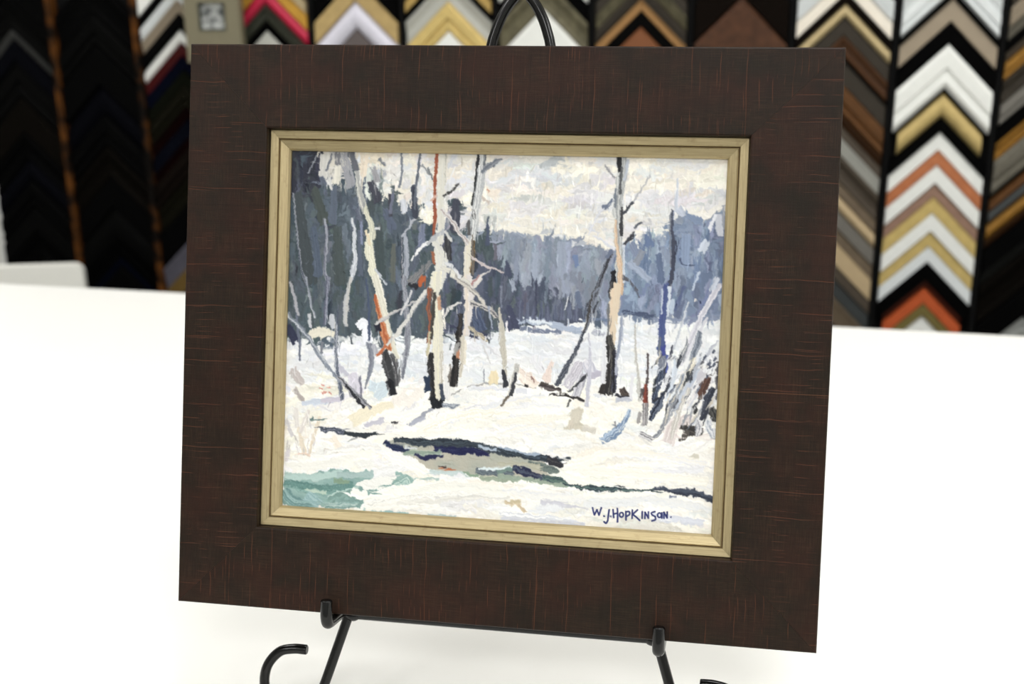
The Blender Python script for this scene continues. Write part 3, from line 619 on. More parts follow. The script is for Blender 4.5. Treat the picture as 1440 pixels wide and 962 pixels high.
# second tree, cream trunk with rusty edge
S(B_((118, 110), (112, 200), (105, 320)), 6, (168, 168, 160), (206, 200, 186)); S(B_((92, 110), (92, 240), (86, 400), (86, 560), (75, 700)), [8, 10, 9, 10, 12], (216, 213, 200), (196, 198, 198))
S(B_((62, 112), (52, 250), (46, 420), (48, 520), (38, 650)), [4, 4.5, 4, 6, 3], (176, 84, 52), (150, 70, 48)); S(B_((20, 420), (60, 390)), 3, (214, 170, 150)); S(B_((30, 680), (60, 720), (90, 820), (60, 960)), [6, 17, 19, 18], (218, 216, 202), (198, 198, 196)); S(B_((35, 750), (45, 830)), 4, (170, 96, 66))
S(B_((0, 700), (60, 650), (100, 620)), [3, 6, 5], (170, 174, 180)); S(B_((110, 620), (155, 680)), 4, (200, 200, 196))
S(E_((60, -20), (55, 120), (70, 280), (68, 460), (60, 600), (78, 790)), [15, 10, 14, 14, 12, 9], (220, 216, 200), (226, 220, 186)); S(E_((100, 200), (115, 330)), 3, (232, 226, 214)); S(E_((92, 480), (95, 740)), [5, 6], (190, 182, 166), (226, 222, 214)); S(E_((120, 560), (130, 780)), [9, 11], (232, 230, 226), (206, 206, 208))
S(E_((22, 80), (12, 200), (22, 300), (8, 420)), [9, 6, 6, 8], (178, 92, 60), (90, 74, 70)); S(E_((50, 100), (35, 260), (22, 400)), 4.5, (74, 70, 66)); S(E_((75, 130), (80, 200)), 5, (202, 150, 116)); S(E_((15, 350), (5, 500)), 4, (196, 186, 150))
S(E_((18, 500), (28, 620), (38, 780)), [10, 8, 7], (34, 34, 40), (70, 66, 64)); S(E_((30, 780), (70, 815), (100, 790)), [9, 15, 8], (32, 36, 44)); S(E_((100, 820), (160, 835), (210, 818)), [4, 6, 2], (110, 122, 140), (190, 196, 204)); S(E_((90, 690), (105, 790)), 5, (66, 76, 96)); S(E_((0, 640), (5, 730)), 9, (40, 56, 84))
S(B_((108, 400), (150, 360), (205, 305)), [4, 4, 2], (66, 66, 66)); S(B_((5, 210), (35, 290)), 3, (120, 126, 130)); S(B_((180, 200), (140, 300)), 2, (226, 226, 226)); S(B_((180, 120), (135, 200)), 5, (196, 200, 208), None, .2)
# third tree
S(B_((330, 118), (318, 250), (300, 380), (290, 440)), [4, 5, 4, 3], (44, 46, 50)); S(B_((358, 118), (350, 250), (330, 380), (308, 500), (300, 600), (282, 700)), [9, 10, 11, 9, 11, 11], (172, 176, 180), (206, 207, 206)); S(B_((375, 118), (368, 200)), 3, (100, 106, 116))
S(B_((300, 470), (305, 540)), 6, (70, 72, 74), (200, 200, 200), .1); S(B_((265, 545), (270, 640)), 4, (90, 90, 92), None, .2); S(B_((350, 235), (410, 190), (482, 145)), [5, 9, 4], (104, 112, 126), (140, 146, 156)); S(B_((350, 400), (400, 440)), 3, (196, 182, 170)); S(B_((380, 355), (400, 365)), 3, (206, 150, 120))
S(B_((262, 690), (258, 800), (255, 960)), [8, 11, 12], (222, 214, 190), (206, 200, 190)); S(B_((298, 690), (295, 780), (285, 880)), 5, (70, 64, 52), (196, 150, 90), .1); S(B_((290, 640), (292, 900)), 2.5, (120, 110, 100), None, .3)
S(E_((262, -10), (270, 120), (262, 260), (250, 370)), [10, 15, 11, 9], (222, 208, 192), (206, 200, 200)); S(E_((215, 235), (210, 330), (195, 450), (170, 690)), [7, 8, 9, 12], (40, 38, 40), (76, 70, 66)); S(E_((195, 430), (185, 500)), 7, (150, 150, 148)); S(E_((198, 480), (200, 520)), 6, (196, 128, 92)); S(E_((225, 380), (232, 480), (215, 640)), [6, 6, 4], (208, 200, 182), (170, 160, 146))
S(E_((245, 400), (242, 560)), 4, (222, 214, 196)); S(E_((150, 560), (140, 680)), [2, 4], (120, 112, 104), None, .3)
for q, w, c, c2 in ((B_((90, 475), (170, 570), (215, 640), (262, 695)), [4, 6, 6, 7], (176, 160, 156), (206, 204, 204)), (B_((95, 850), (180, 900), (270, 965)), [8, 9, 9], (222, 218, 202), (190, 188, 186)), (B_((118, 815), (170, 860), (215, 920)), [3, 5, 4], (206, 208, 212), None),
                    (B_((285, 790), (380, 845), (495, 888)), [4, 4, 2.5], (204, 190, 188), None), (B_((285, 960), (350, 905), (410, 870)), [5, 5, 2], (210, 204, 200), None), (B_((285, 960), (340, 900)), 2, (170, 120, 120), None),
                    (E_((180, -5), (240, 50), (310, 100), (368, 172)), [5, 7, 7, 4], (206, 200, 190), (120, 116, 116)), (E_((285, 165), (370, 195), (460, 262)), [7, 8, 4], (204, 198, 190), (96, 96, 104)), (E_((395, 190), (420, 340)), [3, 2], (150, 160, 180), None), (E_((300, 60), (350, 10)), 5, (210, 204, 198), None),
                    (E_((462, 200), (478, 320), (488, 440), (498, 560), (510, 700)), [3, 8, 8, 6, 6], (204, 198, 180), (176, 170, 158)), (E_((488, 600), (508, 700)), [5, 8], (52, 54, 64), None), (E_((476, 60), (478, 200)), 2, (116, 124, 146), None), (E_((108, 248), (150, 200), (220, 158)), [4, 5, 2], (214, 212, 208), (150, 150, 156)),
                    (E_((270, 320), (340, 372), (385, 412)), [6, 7, 3], (208, 196, 168), (150, 140, 120)), (E_((330, 380), (385, 440), (470, 510)), [4, 3, 1.5], (206, 206, 212), None), (E_((360, 440), (405, 550)), 2, (200, 198, 200), None)):
    S(q, w, c, c2, 0.05)
# stump, twigs and warm bushes in the middle
S(E_((430, 600), (428, 680)), [8, 13], (226, 208, 166)); S(E_((366, 600), (368, 680)), 2, (140, 144, 158)); S(E_((590, 590), (640, 650), (710, 690)), [7, 18, 10], (222, 204, 192), (232, 220, 208)); S(E_((805, 545), (785, 600), (770, 660)), [5, 8, 12], (226, 206, 196)); S(E_((670, 640), (690, 670)), 2, (150, 110, 100))
S(E_((580, 560), (555, 660), (530, 770)), [7, 9, 5], (186, 184, 178), (226, 224, 218)); S(E_((575, 620), (540, 765)), [3, 6], (60, 62, 70)); S(E_((525, 765), (475, 835)), [4, 2.5], (110, 98, 84)); S(E_((690, 520), (740, 600)), 12, (222, 222, 228), None, .3)
S(E_((900, 700), (990, 560)), [14, 16], (182, 178, 192), (214, 210, 218), .2); S(E_((960, 760), (1000, 640)), 12, (160, 160, 174), (206, 204, 212), .2); S(F2((20, 480), (60, 560)), 15, (186, 186, 204), (210, 208, 216), .2); S(F2((0, 570), (110, 545)), 6, (176, 172, 190), None, .2)
S(E_((722, 700), (800, 712), (865, 740)), [5, 8, 4], (52, 46, 46), (110, 100, 100)); S(E_((790, 755), (900, 760), (1008, 790)), [2, 4, 3], (50, 46, 48)); S(E_((730, 690), (780, 685)), 4, (80, 70, 66)); S(E_((910, 740), (1000, 660), (1050, 610)), [2, 4, 3], (50, 52, 60)); S(E_((905, 830), (925, 790)), 3, (70, 70, 72)); S(E_((630, 690), (650, 692)), 3, (50, 46, 46))
S(E_((925, 900), (975, 860), (960, 940)), [10, 12, 10], (204, 196, 178), None, .2)
S(E_((832, 692), (920, 550), (965, 460), (1010, 340)), [5, 10, 5, 4], (48, 54, 70), (140, 144, 156)); S(C_((20, 1080), (85, 950), (130, 830), (185, 695)), [5, 7, 6, 5], (60, 62, 72), (130, 138, 156)); S(C_((150, 740), (185, 690)), 5, (100, 112, 140)); S(E_((870, 690), (950, 520)), 3, (214, 214, 218)); S(F2((5, 290), (40, 180), (60, 60), (95, 20)), [4, 7, 6, 4], (70, 66, 66), (120, 130, 150), .05); S(F2((85, 105), (60, 170)), 2.5, (56, 58, 70), None, .2)
# fourth tree
S(C_((255, 95), (240, 250), (222, 400), (222, 560), (228, 700), (232, 960)), [12, 12, 12, 9, 10, 10], (156, 160, 162), (196, 198, 196)); S(C_((228, 95), (228, 180)), [8, 5], (36, 38, 44)); S(C_((285, 110), (265, 240)), 4, (176, 184, 200), None, .1); S(C_((243, 160), (235, 330)), 3.5, (84, 88, 92)); S(C_((205, 300), (203, 420)), 3, (110, 120, 134))
S(C_((206, 500), (208, 650), (230, 760), (236, 880), (232, 970)), [3, 4, 6, 8, 9], (206, 166, 132), (216, 190, 160)); S(C_((245, 420), (243, 600)), [3, 5], (58, 58, 62), (160, 160, 160), .05); S(C_((192, 820), (188, 960)), [6, 9], (30, 32, 40)); S(C_((255, 640), (262, 900)), 3, (196, 204, 216), None, .1)
S(F2((180, -5), (178, 60), (190, 110)), [9, 9, 5], (56, 54, 58), (110, 110, 112)); S(F2((205, 0), (190, 120), (180, 260), (182, 372)), [10, 14, 12, 5], (222, 202, 174), (214, 190, 160)); S(F2((152, 120), (148, 320)), 3, (110, 110, 112)); S(F2((155, 320), (172, 420), (165, 540), (150, 665)), [9, 13, 13, 14], (48, 46, 48), (90, 88, 84)); S(F2((190, 400), (190, 560), (185, 660)), [4, 8, 5], (34, 34, 42), (80, 84, 110)); S(F2((130, 600), (105, 665)), 6, (56, 52, 50)); S(F2((235, 170), (225, 330), (205, 460)), [2, 4, 3], (140, 150, 172), None, .1); S(F2((200, 450), (200, 560)), 3, (170, 176, 196))
S(F2((235, 640), (250, 665), (290, 680)), [8, 9, 4], (104, 88, 80), (60, 52, 50)); S(F2((195, 680), (240, 692), (292, 688)), [5, 5, 2], (50, 52, 64)); S(F2((200, 710), (290, 705)), 5, (186, 190, 204))
for q, w, c in ((C_((200, 232), (165, 180), (138, 140)), [3, 2.5, 2], (150, 150, 156)), (C_((252, 462), (320, 385)), [4, 4], (70, 74, 84)), (C_((320, 385), (375, 300), (430, 205)), [3, 2.5, 2], (176, 178, 184)), (C_((188, 375), (130, 422)), [4, 6], (104, 116, 142)), (C_((130, 422), (80, 490), (30, 600)), [3, 2, 1.5], (204, 206, 216)),
                (C_((262, 655), (325, 590)), [4, 7], (60, 62, 72)), (C_((325, 560), (375, 512)), 3, (90, 96, 110)), (C_((255, 868), (300, 895), (345, 962)), [3, 3, 3], (86, 86, 96)), (F2((300, 0), (345, 80)), 2, (90, 96, 116)), (C_((195, 690), (120, 630), (60, 605)), [5, 4, 2], (206, 208, 218)), (C_((0, 690), (60, 690)), 2, (110, 120, 140)),
                (C_((400, 590), (420, 660)), [4, 14], (96, 118, 160)), (C_((310, 660), (340, 720)), 10, (120, 134, 164)), (C_((650, 465), (760, 515)), [6, 10], (120, 140, 174)), (C_((610, 420), (640, 470)), 9, (180, 188, 206)), (C_((605, 230), (595, 420)), [2, 5], (186, 194, 210)), (C_((870, 470), (880, 600)), 9, (186, 190, 202)), (C_((850, 470), (810, 560)), 5, (210, 212, 220)),
                (C_((790, 640), (760, 700)), 10, (190, 200, 216)), (C_((730, 740), (730, 900)), 10, (106, 128, 166)), (C_((660, 600), (650, 800)), 12, (128, 148, 182)), (C_((480, 720), (500, 900)), 9, (92, 110, 146)), (C_((300, 780), (420, 880)), 9, (150, 164, 190)), (C_((380, 700), (340, 780)), 9, (132, 140, 156)), (C_((620, 740), (640, 785), (720, 790)), 2, (70, 84, 118)),
                (C_((860, 870), (830, 960)), 8, (190, 198, 214)), (C_((900, 400), (905, 560)), 4, (150, 156, 170)), (C_((750, 830), (700, 950)), 3, (176, 190, 212)), (F2((690, 80), (688, 100)), 3, (222, 214, 206)), (F2((716, 95), (718, 112)), 2.5, (40, 50, 90)), (F2((620, 10), (560, 160)), 5, (84, 98, 140))):
    S(q, w, c, None, 0.12)
# blue tree
S(C_((560, 450), (558, 600), (560, 800)), 2, (120, 126, 140)); S(C_((574, 435), (570, 560), (580, 640), (575, 800), (548, 965)), [3, 3.5, 6, 6, 6], (66, 72, 94), (110, 130, 170)); S(C_((595, 640), (600, 690), (580, 740)), 2, (50, 56, 80))
S(F2((508, 0), (495, 120), (480, 280), (478, 430)), [8, 8, 9, 11], (74, 92, 150), (60, 72, 140)); S(F2((485, 20), (478, 180)), 2.5, (170, 180, 200)); S(F2((530, 20), (515, 200)), [5, 3], (196, 206, 220)); S(F2((545, 100), (540, 180)), 6, (170, 186, 208)); S(F2((470, 320), (465, 430)), 3, (110, 118, 130)); S(F2((480, 420), (492, 480), (490, 550)), [12, 16, 10], (104, 112, 134), (140, 146, 160)); S(F2((515, 440), (510, 540)), 3, (60, 80, 170)); S(F2((490, 380), (495, 430)), 5, (60, 70, 160))
S(F2((482, 520), (455, 620), (428, 730)), [7, 10, 5], (40, 48, 72), (90, 104, 130)); S(F2((440, 580), (430, 660)), 3, (60, 66, 70)); S(F2((430, 715), (500, 670), (560, 620)), [4, 4, 3], (44, 48, 60))
# reeds and bushes at the right edge
S(F2((520, 960), (560, 860), (660, 830)), [16, 20, 16], (216, 202, 200), (226, 220, 216), .1); S(F2((600, 700), (760, 560)), [24, 26], (206, 204, 210), (184, 182, 192), .2); S(F2((690, 920), (830, 930)), 14, (224, 212, 208), (236, 232, 226), .15)
rs = [((842, 0), (760, 130), (690, 260), (640, 380), 8, (192, 192, 206), (214, 212, 220)), ((760, 200), (690, 330), (640, 420), (600, 500), 5, (206, 206, 216), None), ((712, 290), (700, 370), (680, 420), (660, 470), 10, (100, 112, 130), (150, 158, 172)), ((645, 110), (620, 190), (580, 320), (545, 410), 3, (186, 192, 204), None),
      ((640, 360), (600, 440), (560, 520), (530, 600), 7, (110, 118, 130), (196, 196, 196)), ((600, 430), (560, 520), (500, 660), (450, 720), 5, (60, 66, 80), None), ((545, 380), (530, 450), (500, 520), (505, 560), 3, (60, 64, 80), None), ((555, 440), (560, 520), (540, 620), (500, 700), 6, (196, 206, 220), None),
      ((680, 450), (640, 540), (600, 640), (570, 740), 8, (206, 198, 172), (226, 220, 204)), ((690, 500), (640, 560), (620, 600), (600, 640), 6, (60, 66, 72), None), ((720, 460), (680, 560), (620, 660), (560, 760), 8, (190, 200, 216), (150, 164, 190)), ((620, 560), (580, 660), (540, 760), (500, 860), 9, (130, 142, 160), (206, 208, 212)),
      ((650, 640), (600, 740), (560, 860), (540, 950), 8, (196, 190, 182), (222, 220, 214)), ((560, 700), (520, 790), (470, 900), (400, 960), 6, (210, 214, 220), (120, 124, 134)), ((490, 680), (460, 740), (430, 790), (408, 835), 10, (38, 46, 68), (100, 112, 134)), ((760, 430), (700, 500), (680, 540), (640, 600), 5, (170, 176, 190), None),
      ((830, 340), (780, 400), (740, 470), (700, 520), 4, (176, 180, 194), None), ((770, 540), (760, 550), (790, 545), (810, 540), 4, (60, 54, 56), None), ((770, 575), (740, 620), (725, 660), (712, 700), 11, (84, 54, 46), (110, 76, 62)), ((800, 640), (770, 700), (745, 780), (720, 830), 12, (50, 56, 74), (120, 126, 140)), ((825, 480), (820, 560), (825, 620), (815, 700), 7, (110, 108, 114), (60, 58, 62)),
      ((820, 640), (790, 740), (770, 800), (750, 830), 4, (206, 208, 214), None), ((790, 760), (800, 800), (815, 830), (818, 840), 13, (44, 46, 48), (100, 100, 96)), ((675, 750), (690, 770), (680, 790), (690, 780), 6, (50, 52, 52), None), ((600, 870), (640, 890), (690, 900), (730, 905), 12, (54, 52, 52), (90, 84, 80)), ((640, 900), (620, 930), (600, 950), (590, 960), 7, (90, 84, 78), None),
      ((760, 840), (790, 900), (800, 930), (790, 880), 11, (226, 228, 232), (150, 160, 176)), ((700, 830), (710, 880), (700, 910), (690, 920), 8, (226, 224, 226), (120, 124, 136)), ((740, 430), (730, 470), (720, 500), (735, 480), 4, (90, 92, 100), None), ((700, 620), (680, 660), (660, 700), (640, 760), 6, (216, 212, 212), None), ((520, 470), (530, 520), (500, 600), (490, 640), 6, (214, 216, 222), None)]
for a, b, c_, d, w, c1, c2 in rs: S(F2(a, b, c_, d), [w * .6, w, w, w * .5], c1, c2, 0.06)
for q, w, c, c2 in ((F2((318, 250), (322, 450), (335, 560), (350, 710)), [2, 3, 5, 6], (206, 206, 200), (176, 172, 166)), (F2((392, 420), (396, 520), (388, 640)), [2.5, 2.5, 3], (72, 60, 62), None), (F2((386, 610), (380, 680), (385, 740)), [4, 7, 6], (164, 66, 44), (90, 40, 38)), (F2((355, 700), (365, 640)), 4, (90, 84, 84), None), (F2((380, 740), (372, 860)), [8, 8], (120, 118, 122), (190, 186, 186)), (F2((345, 790), (340, 840)), 4, (150, 146, 146), None),
                    (F2((300, 560), (290, 700)), 5, (216, 216, 222), None), (F2((30, 300), (42, 460), (30, 620), (20, 745)), [2, 4, 6, 6], (206, 208, 218), (180, 180, 196)), (F2((190, 840), (198, 870)), 2, (120, 120, 126), None), (F2((350, 920), (420, 950)), 8, (120, 120, 128), (200, 198, 200)), (F2((0, 880), (70, 900)), 8, (210, 204, 192), None), (F2((130, 320), (120, 600)), [3, 8], (216, 218, 224), None)):
    S(q, w, c, c2, 0.08)
for k in range(70):
    x = 470 + 350 * rng.rand(); y = 380 + 440 * rng.rand(); L = 30 + 90 * rng.rand(); a = 2.05 + rng.normal(0, .16)
    S(F2((x, y), (x + L * math.cos(a), y + L * math.sin(a))), [1, 2.6, .8], [(226, 226, 226), (196, 200, 210), (60, 64, 76), (150, 154, 164), (206, 198, 182), (104, 114, 134)][k % 6], None, .15)
for k in range(24):
    x = 60 + 230 * rng.rand(); y = 90 + 260 * rng.rand(); L = 25 + 50 * rng.rand(); a = -1.57 + rng.normal(0, .25)
    S(G_((x, y), (x + L * math.cos(a), y + L * math.sin(a))), [1, 2.2, .8], [(228, 218, 204), (206, 202, 206), (240, 236, 230), (190, 184, 180)][k % 4], None, .2)
for k in range(26):
    x = 735 + 95 * rng.rand(); y = 400 + 160 * rng.rand()
    S(F2((x, y), (x - 14, y + 22)), 3, (226, 228, 232) if k % 3 else (80, 88, 110), None, .1)
# --- the paint is dragged a little at the edges of the marks
warp(1.0)
drags(650, 0.02, 0.60, 1.57, 0.10, (6, 22), (0.8, 2.0), 8)
drags(260, 0.05, 0.60, 1.2, 0.5, (4, 11), (0.7, 1.4), 22)
drags(260, 0.72, 0.99, 0.05, 0.15, (8, 26), (1.0, 2.6), 5)
drags(200, 0.56, 0.76, 1.9, 0.3, (5, 14), (0.8, 1.6), 16)
warp(0.45)
# signature
SG = (40, 50, 122)
for g in ([(546, 547), (551, 570), (557, 590)], [(557, 590), (571, 561)], [(571, 561), (583, 592)], [(583, 592), (597, 549)], [(611, 597), (614, 599)], [(642, 560), (637, 595), (634, 622)], [(634, 622), (624, 639), (611, 629)], [(650, 598), (653, 600)],
          [(664, 560), (668, 606)], [(667, 586), (690, 580)], [(689, 553), (691, 592), (690, 632)], [(738, 570), (739, 620)], [(738, 573), (757, 572), (759, 588), (740, 600)],
          [(776, 560), (774, 612)], [(806, 561), (777, 588)], [(777, 588), (797, 602), (818, 622)], [(833, 572), (832, 610)], [(848, 611), (849, 575)], [(849, 575), (868, 609)], [(868, 609), (869, 571)],
          [(907, 571), (887, 578), (890, 590), (908, 600)], [(908, 600), (908, 618), (886, 625)], [(946, 578), (946, 609)], [(958, 609), (958, 575)], [(958, 575), (976, 607)], [(976, 607), (977, 573)], [(997, 601), (1000, 603)]):
    S(H_(*g), 2.3, SG, None, 0, 0.5, edge=.1, cap=2)
for cx_, cy_ in ((713, 590), (932, 592)):
    S(H_(*[(cx_ + 11 * math.cos(a), cy_ + 13 * math.sin(a)) for a in np.linspace(0, 6.4, 10)]), 2.2, SG, None, 0, 0.5, edge=.1, cap=2)

# --- relief mesh
g_ = (hgt - hgt.mean()); g_ = g_ + 0.12 * (n2(XX * .5, YY * .5) - .5)
Z = np.clip(g_, -1.2, 1.8) * 0.00032 - 0.0128
gx = -PW + 2 * PW * XX / (NX - 1); gy = PH - 2 * PH * YY / (NY - 1)
co = np.stack([gx, gy, Z], -1).reshape(-1, 3)
idx = np.arange(NX * NY).reshape(NY, NX)
quads = np.stack([idx[:-1, :-1], idx[1:, :-1], idx[1:, 1:], idx[:-1, 1:]], -1).reshape(-1, 4)
# rim and back close the panel into a thin solid
rim = np.r_[idx[0, :], idx[1:, -1], idx[-1, -2::-1], idx[-2:0:-1, 0]]
back = co[rim].copy(); back[:, 2] = -0.0195
n0 = len(co); co = np.r_[co, back]; nr = len(rim)
side = np.stack([rim, np.roll(rim, -1), n0 + (np.arange(nr) + 1) % nr, n0 + np.arange(nr)], -1)
me = bpy.data.meshes.new('painted_panel')
nq = len(quads) + len(side)
loops = np.r_[quads.reshape(-1), side.reshape(-1), n0 + np.arange(nr)[::-1]]
starts = np.r_[np.arange(nq) * 4, nq * 4]
me.vertices.add(len(co)); me.vertices.foreach_set('co', co.reshape(-1).astype(np.float32))
me.loops.add(len(loops)); me.loops.foreach_set('vertex_index', loops.astype(np.int32))
me.polygons.add(nq + 1); me.polygons.foreach_set('loop_start', starts.astype(np.int32))
me.polygons.foreach_set('use_smooth', np.r_[np.ones(len(quads), bool), np.zeros(len(side) + 1, bool)])
me.update(calc_edges=True); me.validate()
PK = 0.97
grey = col.mean(-1, keepdims=True); muted = grey + (col - grey) * 0.76
muted = muted * np.interp(grey, [0, 60, 150, 215], [0.78, 0.92, 0.98, 1.0])
at = me.color_attributes.new('paint', 'FLOAT_COLOR', 'POINT')
cc = np.ones((len(co), 4), np.float32); cc[:] = (0.8, 0.78, 0.72, 1)
cc[:NX * NY, :3] = np.clip(lin3(np.clip(muted, 0, 255)) * PK, 0.003, 0.9).reshape(-1, 3)
at.data.foreach_set('color', cc.reshape(-1))
tp = NT('oil_paint')
an = tp.n('ShaderNodeAttribute', attribute_name='paint')
tp.l(an.outputs['Color'], tp.b.inputs['Base Color'])
tp.b.inputs['Roughness'].default_value = 0.4; tp.b.inputs['Specular IOR Level'].default_value = 0.22
me.materials.append(tp.m)
po = bpy.data.objects.new('painted_panel', me); C.objects.link(po); po.parent = pic
po['label'] = 'oil painting of bare trees, snow and a dark creek'

# ------------------------------------------------------------------ black easel (built in the frame's leaning plane)
def iron():
    t = NT('black_wrought_iron')
    co_ = t.n('ShaderNodeTexCoord').outputs['Object']
    f = t.noise(co_, 260, 4)
    t.l(t.mix(t.ramp(f, 0.66, 0.74), (0.0022, 0.0022, 0.0022, 1), (0.02, 0.019, 0.018, 1)), t.b.inputs['Base Color'])
    t.b.inputs['Roughness'].default_value = 0.2; t.b.inputs['Specular IOR Level'].default_value = 0.32
    t.bump(t.noise(co_, 420, 3), 0.12, 0.0003)
    return t.m
m_iron = iron()
es = thing('table_easel', 'black wrought iron easel with hooked pegs and curled feet holding the painting', 'easel', FM)
ER = 0.0037; EZ = -FT - ER - 0.0002; EC = 0.0056
def side_rod(sgn):
    # half of the arch, down the leg, round the curled foot
    pts = [(0.0008, 0.2445), (0.0050, 0.2395), (0.0103, 0.2325), (0.0152, 0.2235), (0.0190, 0.2130), (0.0215, 0.2030), (0.030, 0.160), (0.052, 0.060), (0.078, -0.070), (0.102, -0.175), (0.1135, -0.2115), (0.1200, -0.2320), (0.1290, -0.2600),
           (0.1345, -0.2740), (0.1430, -0.2840), (0.1560, -0.2868), (0.1690, -0.2800), (0.1755, -0.2670), (0.1740, -0.2520), (0.1650, -0.2405), (0.1540, -0.2372), (0.1435, -0.2371)]
    return smooth_path([(EC + sgn * x, y, EZ) for x, y in pts], 6)
tube('front_leg', side_rod(-1), ER, m_iron, es)
tube('front_leg', side_rod(1), ER, m_iron, es)
tube('crossbar', [Vector((EC - 0.1125, -0.2078, EZ)), Vector((EC, -0.2078, EZ)), Vector((EC + 0.1125, -0.2078, EZ))], ER * .95, m_iron, es)
for s_ in (-1, 1):
    x = EC + s_ * 0.1155
    pth = smooth_path([(x, -0.2052, EZ), (x, -0.2046, -0.012), (x, -0.2046, 0.0035), (x, -0.2035, 0.0082), (x, -0.1990, 0.0108), (x, -0.1935, 0.0114), (x, -0.1865, 0.0116)], 6)
    tube('peg', pth, 0.0042, m_iron, es, flat=(1.0, 0.92))
for s_ in (-1, 1):
    bmw = bmesh.new(); bmesh.ops.create_icosphere(bmw, subdivisions=3, radius=0.0052)
    for v in bmw.verts: v.co = Vector((v.co.x * 1.15 + EC + s_ * 0.1095, v.co.y * .9 - 0.2082, v.co.z + EZ))
    bm_obj('weld_bead', bmw, m_iron, es, True)
# rear leg: hinged under the arch, foot on the table behind the painting
inv = FM.inverted()
foot = inv @ Vector((FC.x, FC.y + 0.30, TABLE_Z + ER + 0.0005))
tube('hinge', [Vector((EC - 0.026, 0.118, EZ - 0.006)), Vector((EC, 0.118, EZ - 0.006)), Vector((EC + 0.026, 0.118, EZ - 0.006))], ER, m_iron, es)
tube('rear_leg', [Vector((EC, 0.118, EZ - 0.008)), foot.lerp(Vector((EC, 0.118, EZ - 0.008)), 0.5), foot], ER, m_iron, es)

# ------------------------------------------------------------------ wall of moulding corner samples
def wall_pt(px, py):
    """where a sight line from the eye meets the display plane -> (column coordinate, height)"""
    d = F_ + R_ * ((px - 720) / FPX) - U_ * ((py - 481) / FPX)
    t = (WO - EYE).dot(WN) / d.dot(WN); p = EYE + d * t
    return (p - WO).dot(WH) / COLW + S0, p.z
WM = Matrix(((WH.x, 0, -WN.x, WO.x), (WH.y, 0, -WN.y, WO.y), (0, 1, 0, 0), (0, 0, 0, 1)))   # local: x along wall, y up, -z out
# display board
bd = thing('display_board', 'tall black display board carrying the chevron moulding samples', 'display board', None)
mb = plain('black_felt', (0.004, 0.004, 0.004, 1), 0.95, spec=0.1)
def wall_box(name, s0, s1, z0, z1, n0_, n1_, mat, parent=None, bevel=0):
    a0, a1 = (s0 - S0) * COLW, (s1 - S0) * COLW
    bm = bmesh.new(); bm_box(bm, (a0, n0_, z0), (a1, n1_, z1), bevel)
    for v in bm.verts:
        v.co = WO + WH * v.co.x + WN * v.co.y + Vector((0, 0, v.co.z))
    return bm_obj(name, bm, mat, parent)
wall_box('board_panel', -1.0, 12.0, 0.35, 2.35, -0.058, -0.030, mb, bd)
m_strip = NT('worn_wood_strip')
cc_ = m_strip.n('ShaderNodeTexCoord').outputs['Object']
m_strip.l(m_strip.mix(m_strip.ramp(m_strip.noise(cc_, 16, 2), 0.42, 0.62), srgb(8, 5, 3), srgb(88, 52, 18)), m_strip.b.inputs['Base Color'])
m_strip.b.inputs['Roughness'].default_value = 0.7; m_strip.b.inputs['Specular IOR Level'].default_value = 0.08
for k in range(0, 12):
    wall_box('divider_strip', k - 0.022 - (.015 if k < 2 else 0), k + 0.022 + (.015 if k < 2 else 0), 0.37, 2.33, -0.030, -0.008 if k < 2 else -0.016, m_strip.m if k < 2 else mb, bd)

PAL = {}
def smat(key):
    if key in PAL: return PAL[key]
    r, g, b, ro, me_ = SAMPLE_COL[key]
    if max(r, g, b) < 60: r, g, b = r * .6, g * .6, b * .6
    t = NT('moulding_' + key)
    co_ = t.n('ShaderNodeTexCoord').outputs['Object']
    f = t.noise(co_, 60, 4)
    c = srgb(r, g, b, 0.62 if max(r, g, b) < 150 else (1.0 if min(r, g, b) > 180 else 0.85))
    v_ = 0.10 if me_ or key in ('walnut', 'leather_brown', 'driftwood', 'weathered_olive', 'olive_mottled') else 0.03
    if key in ('olive_mottled', 'leather_brown'): v_ = 0.35
    t.l(t.mix(t.ramp(f, .3, .7), tuple(x * (1 - v_) for x in c[:3]) + (1,), tuple(min(1, x * (1 + v_)) for x in c[:3]) + (1,)), t.b.inputs['Base Color'])
    t.b.inputs['Roughness'].default_value = ro; t.b.inputs['Metallic'].default_value = me_
    t.b.inputs['Specular IOR Level'].default_value = 0.25
    if max(r, g, b) < 60: t.b.inputs['Specular IOR Level'].default_value = 0.03; t.b.inputs['Roughness'].default_value = 0.7
    PAL[key] = t.m
    return t.m
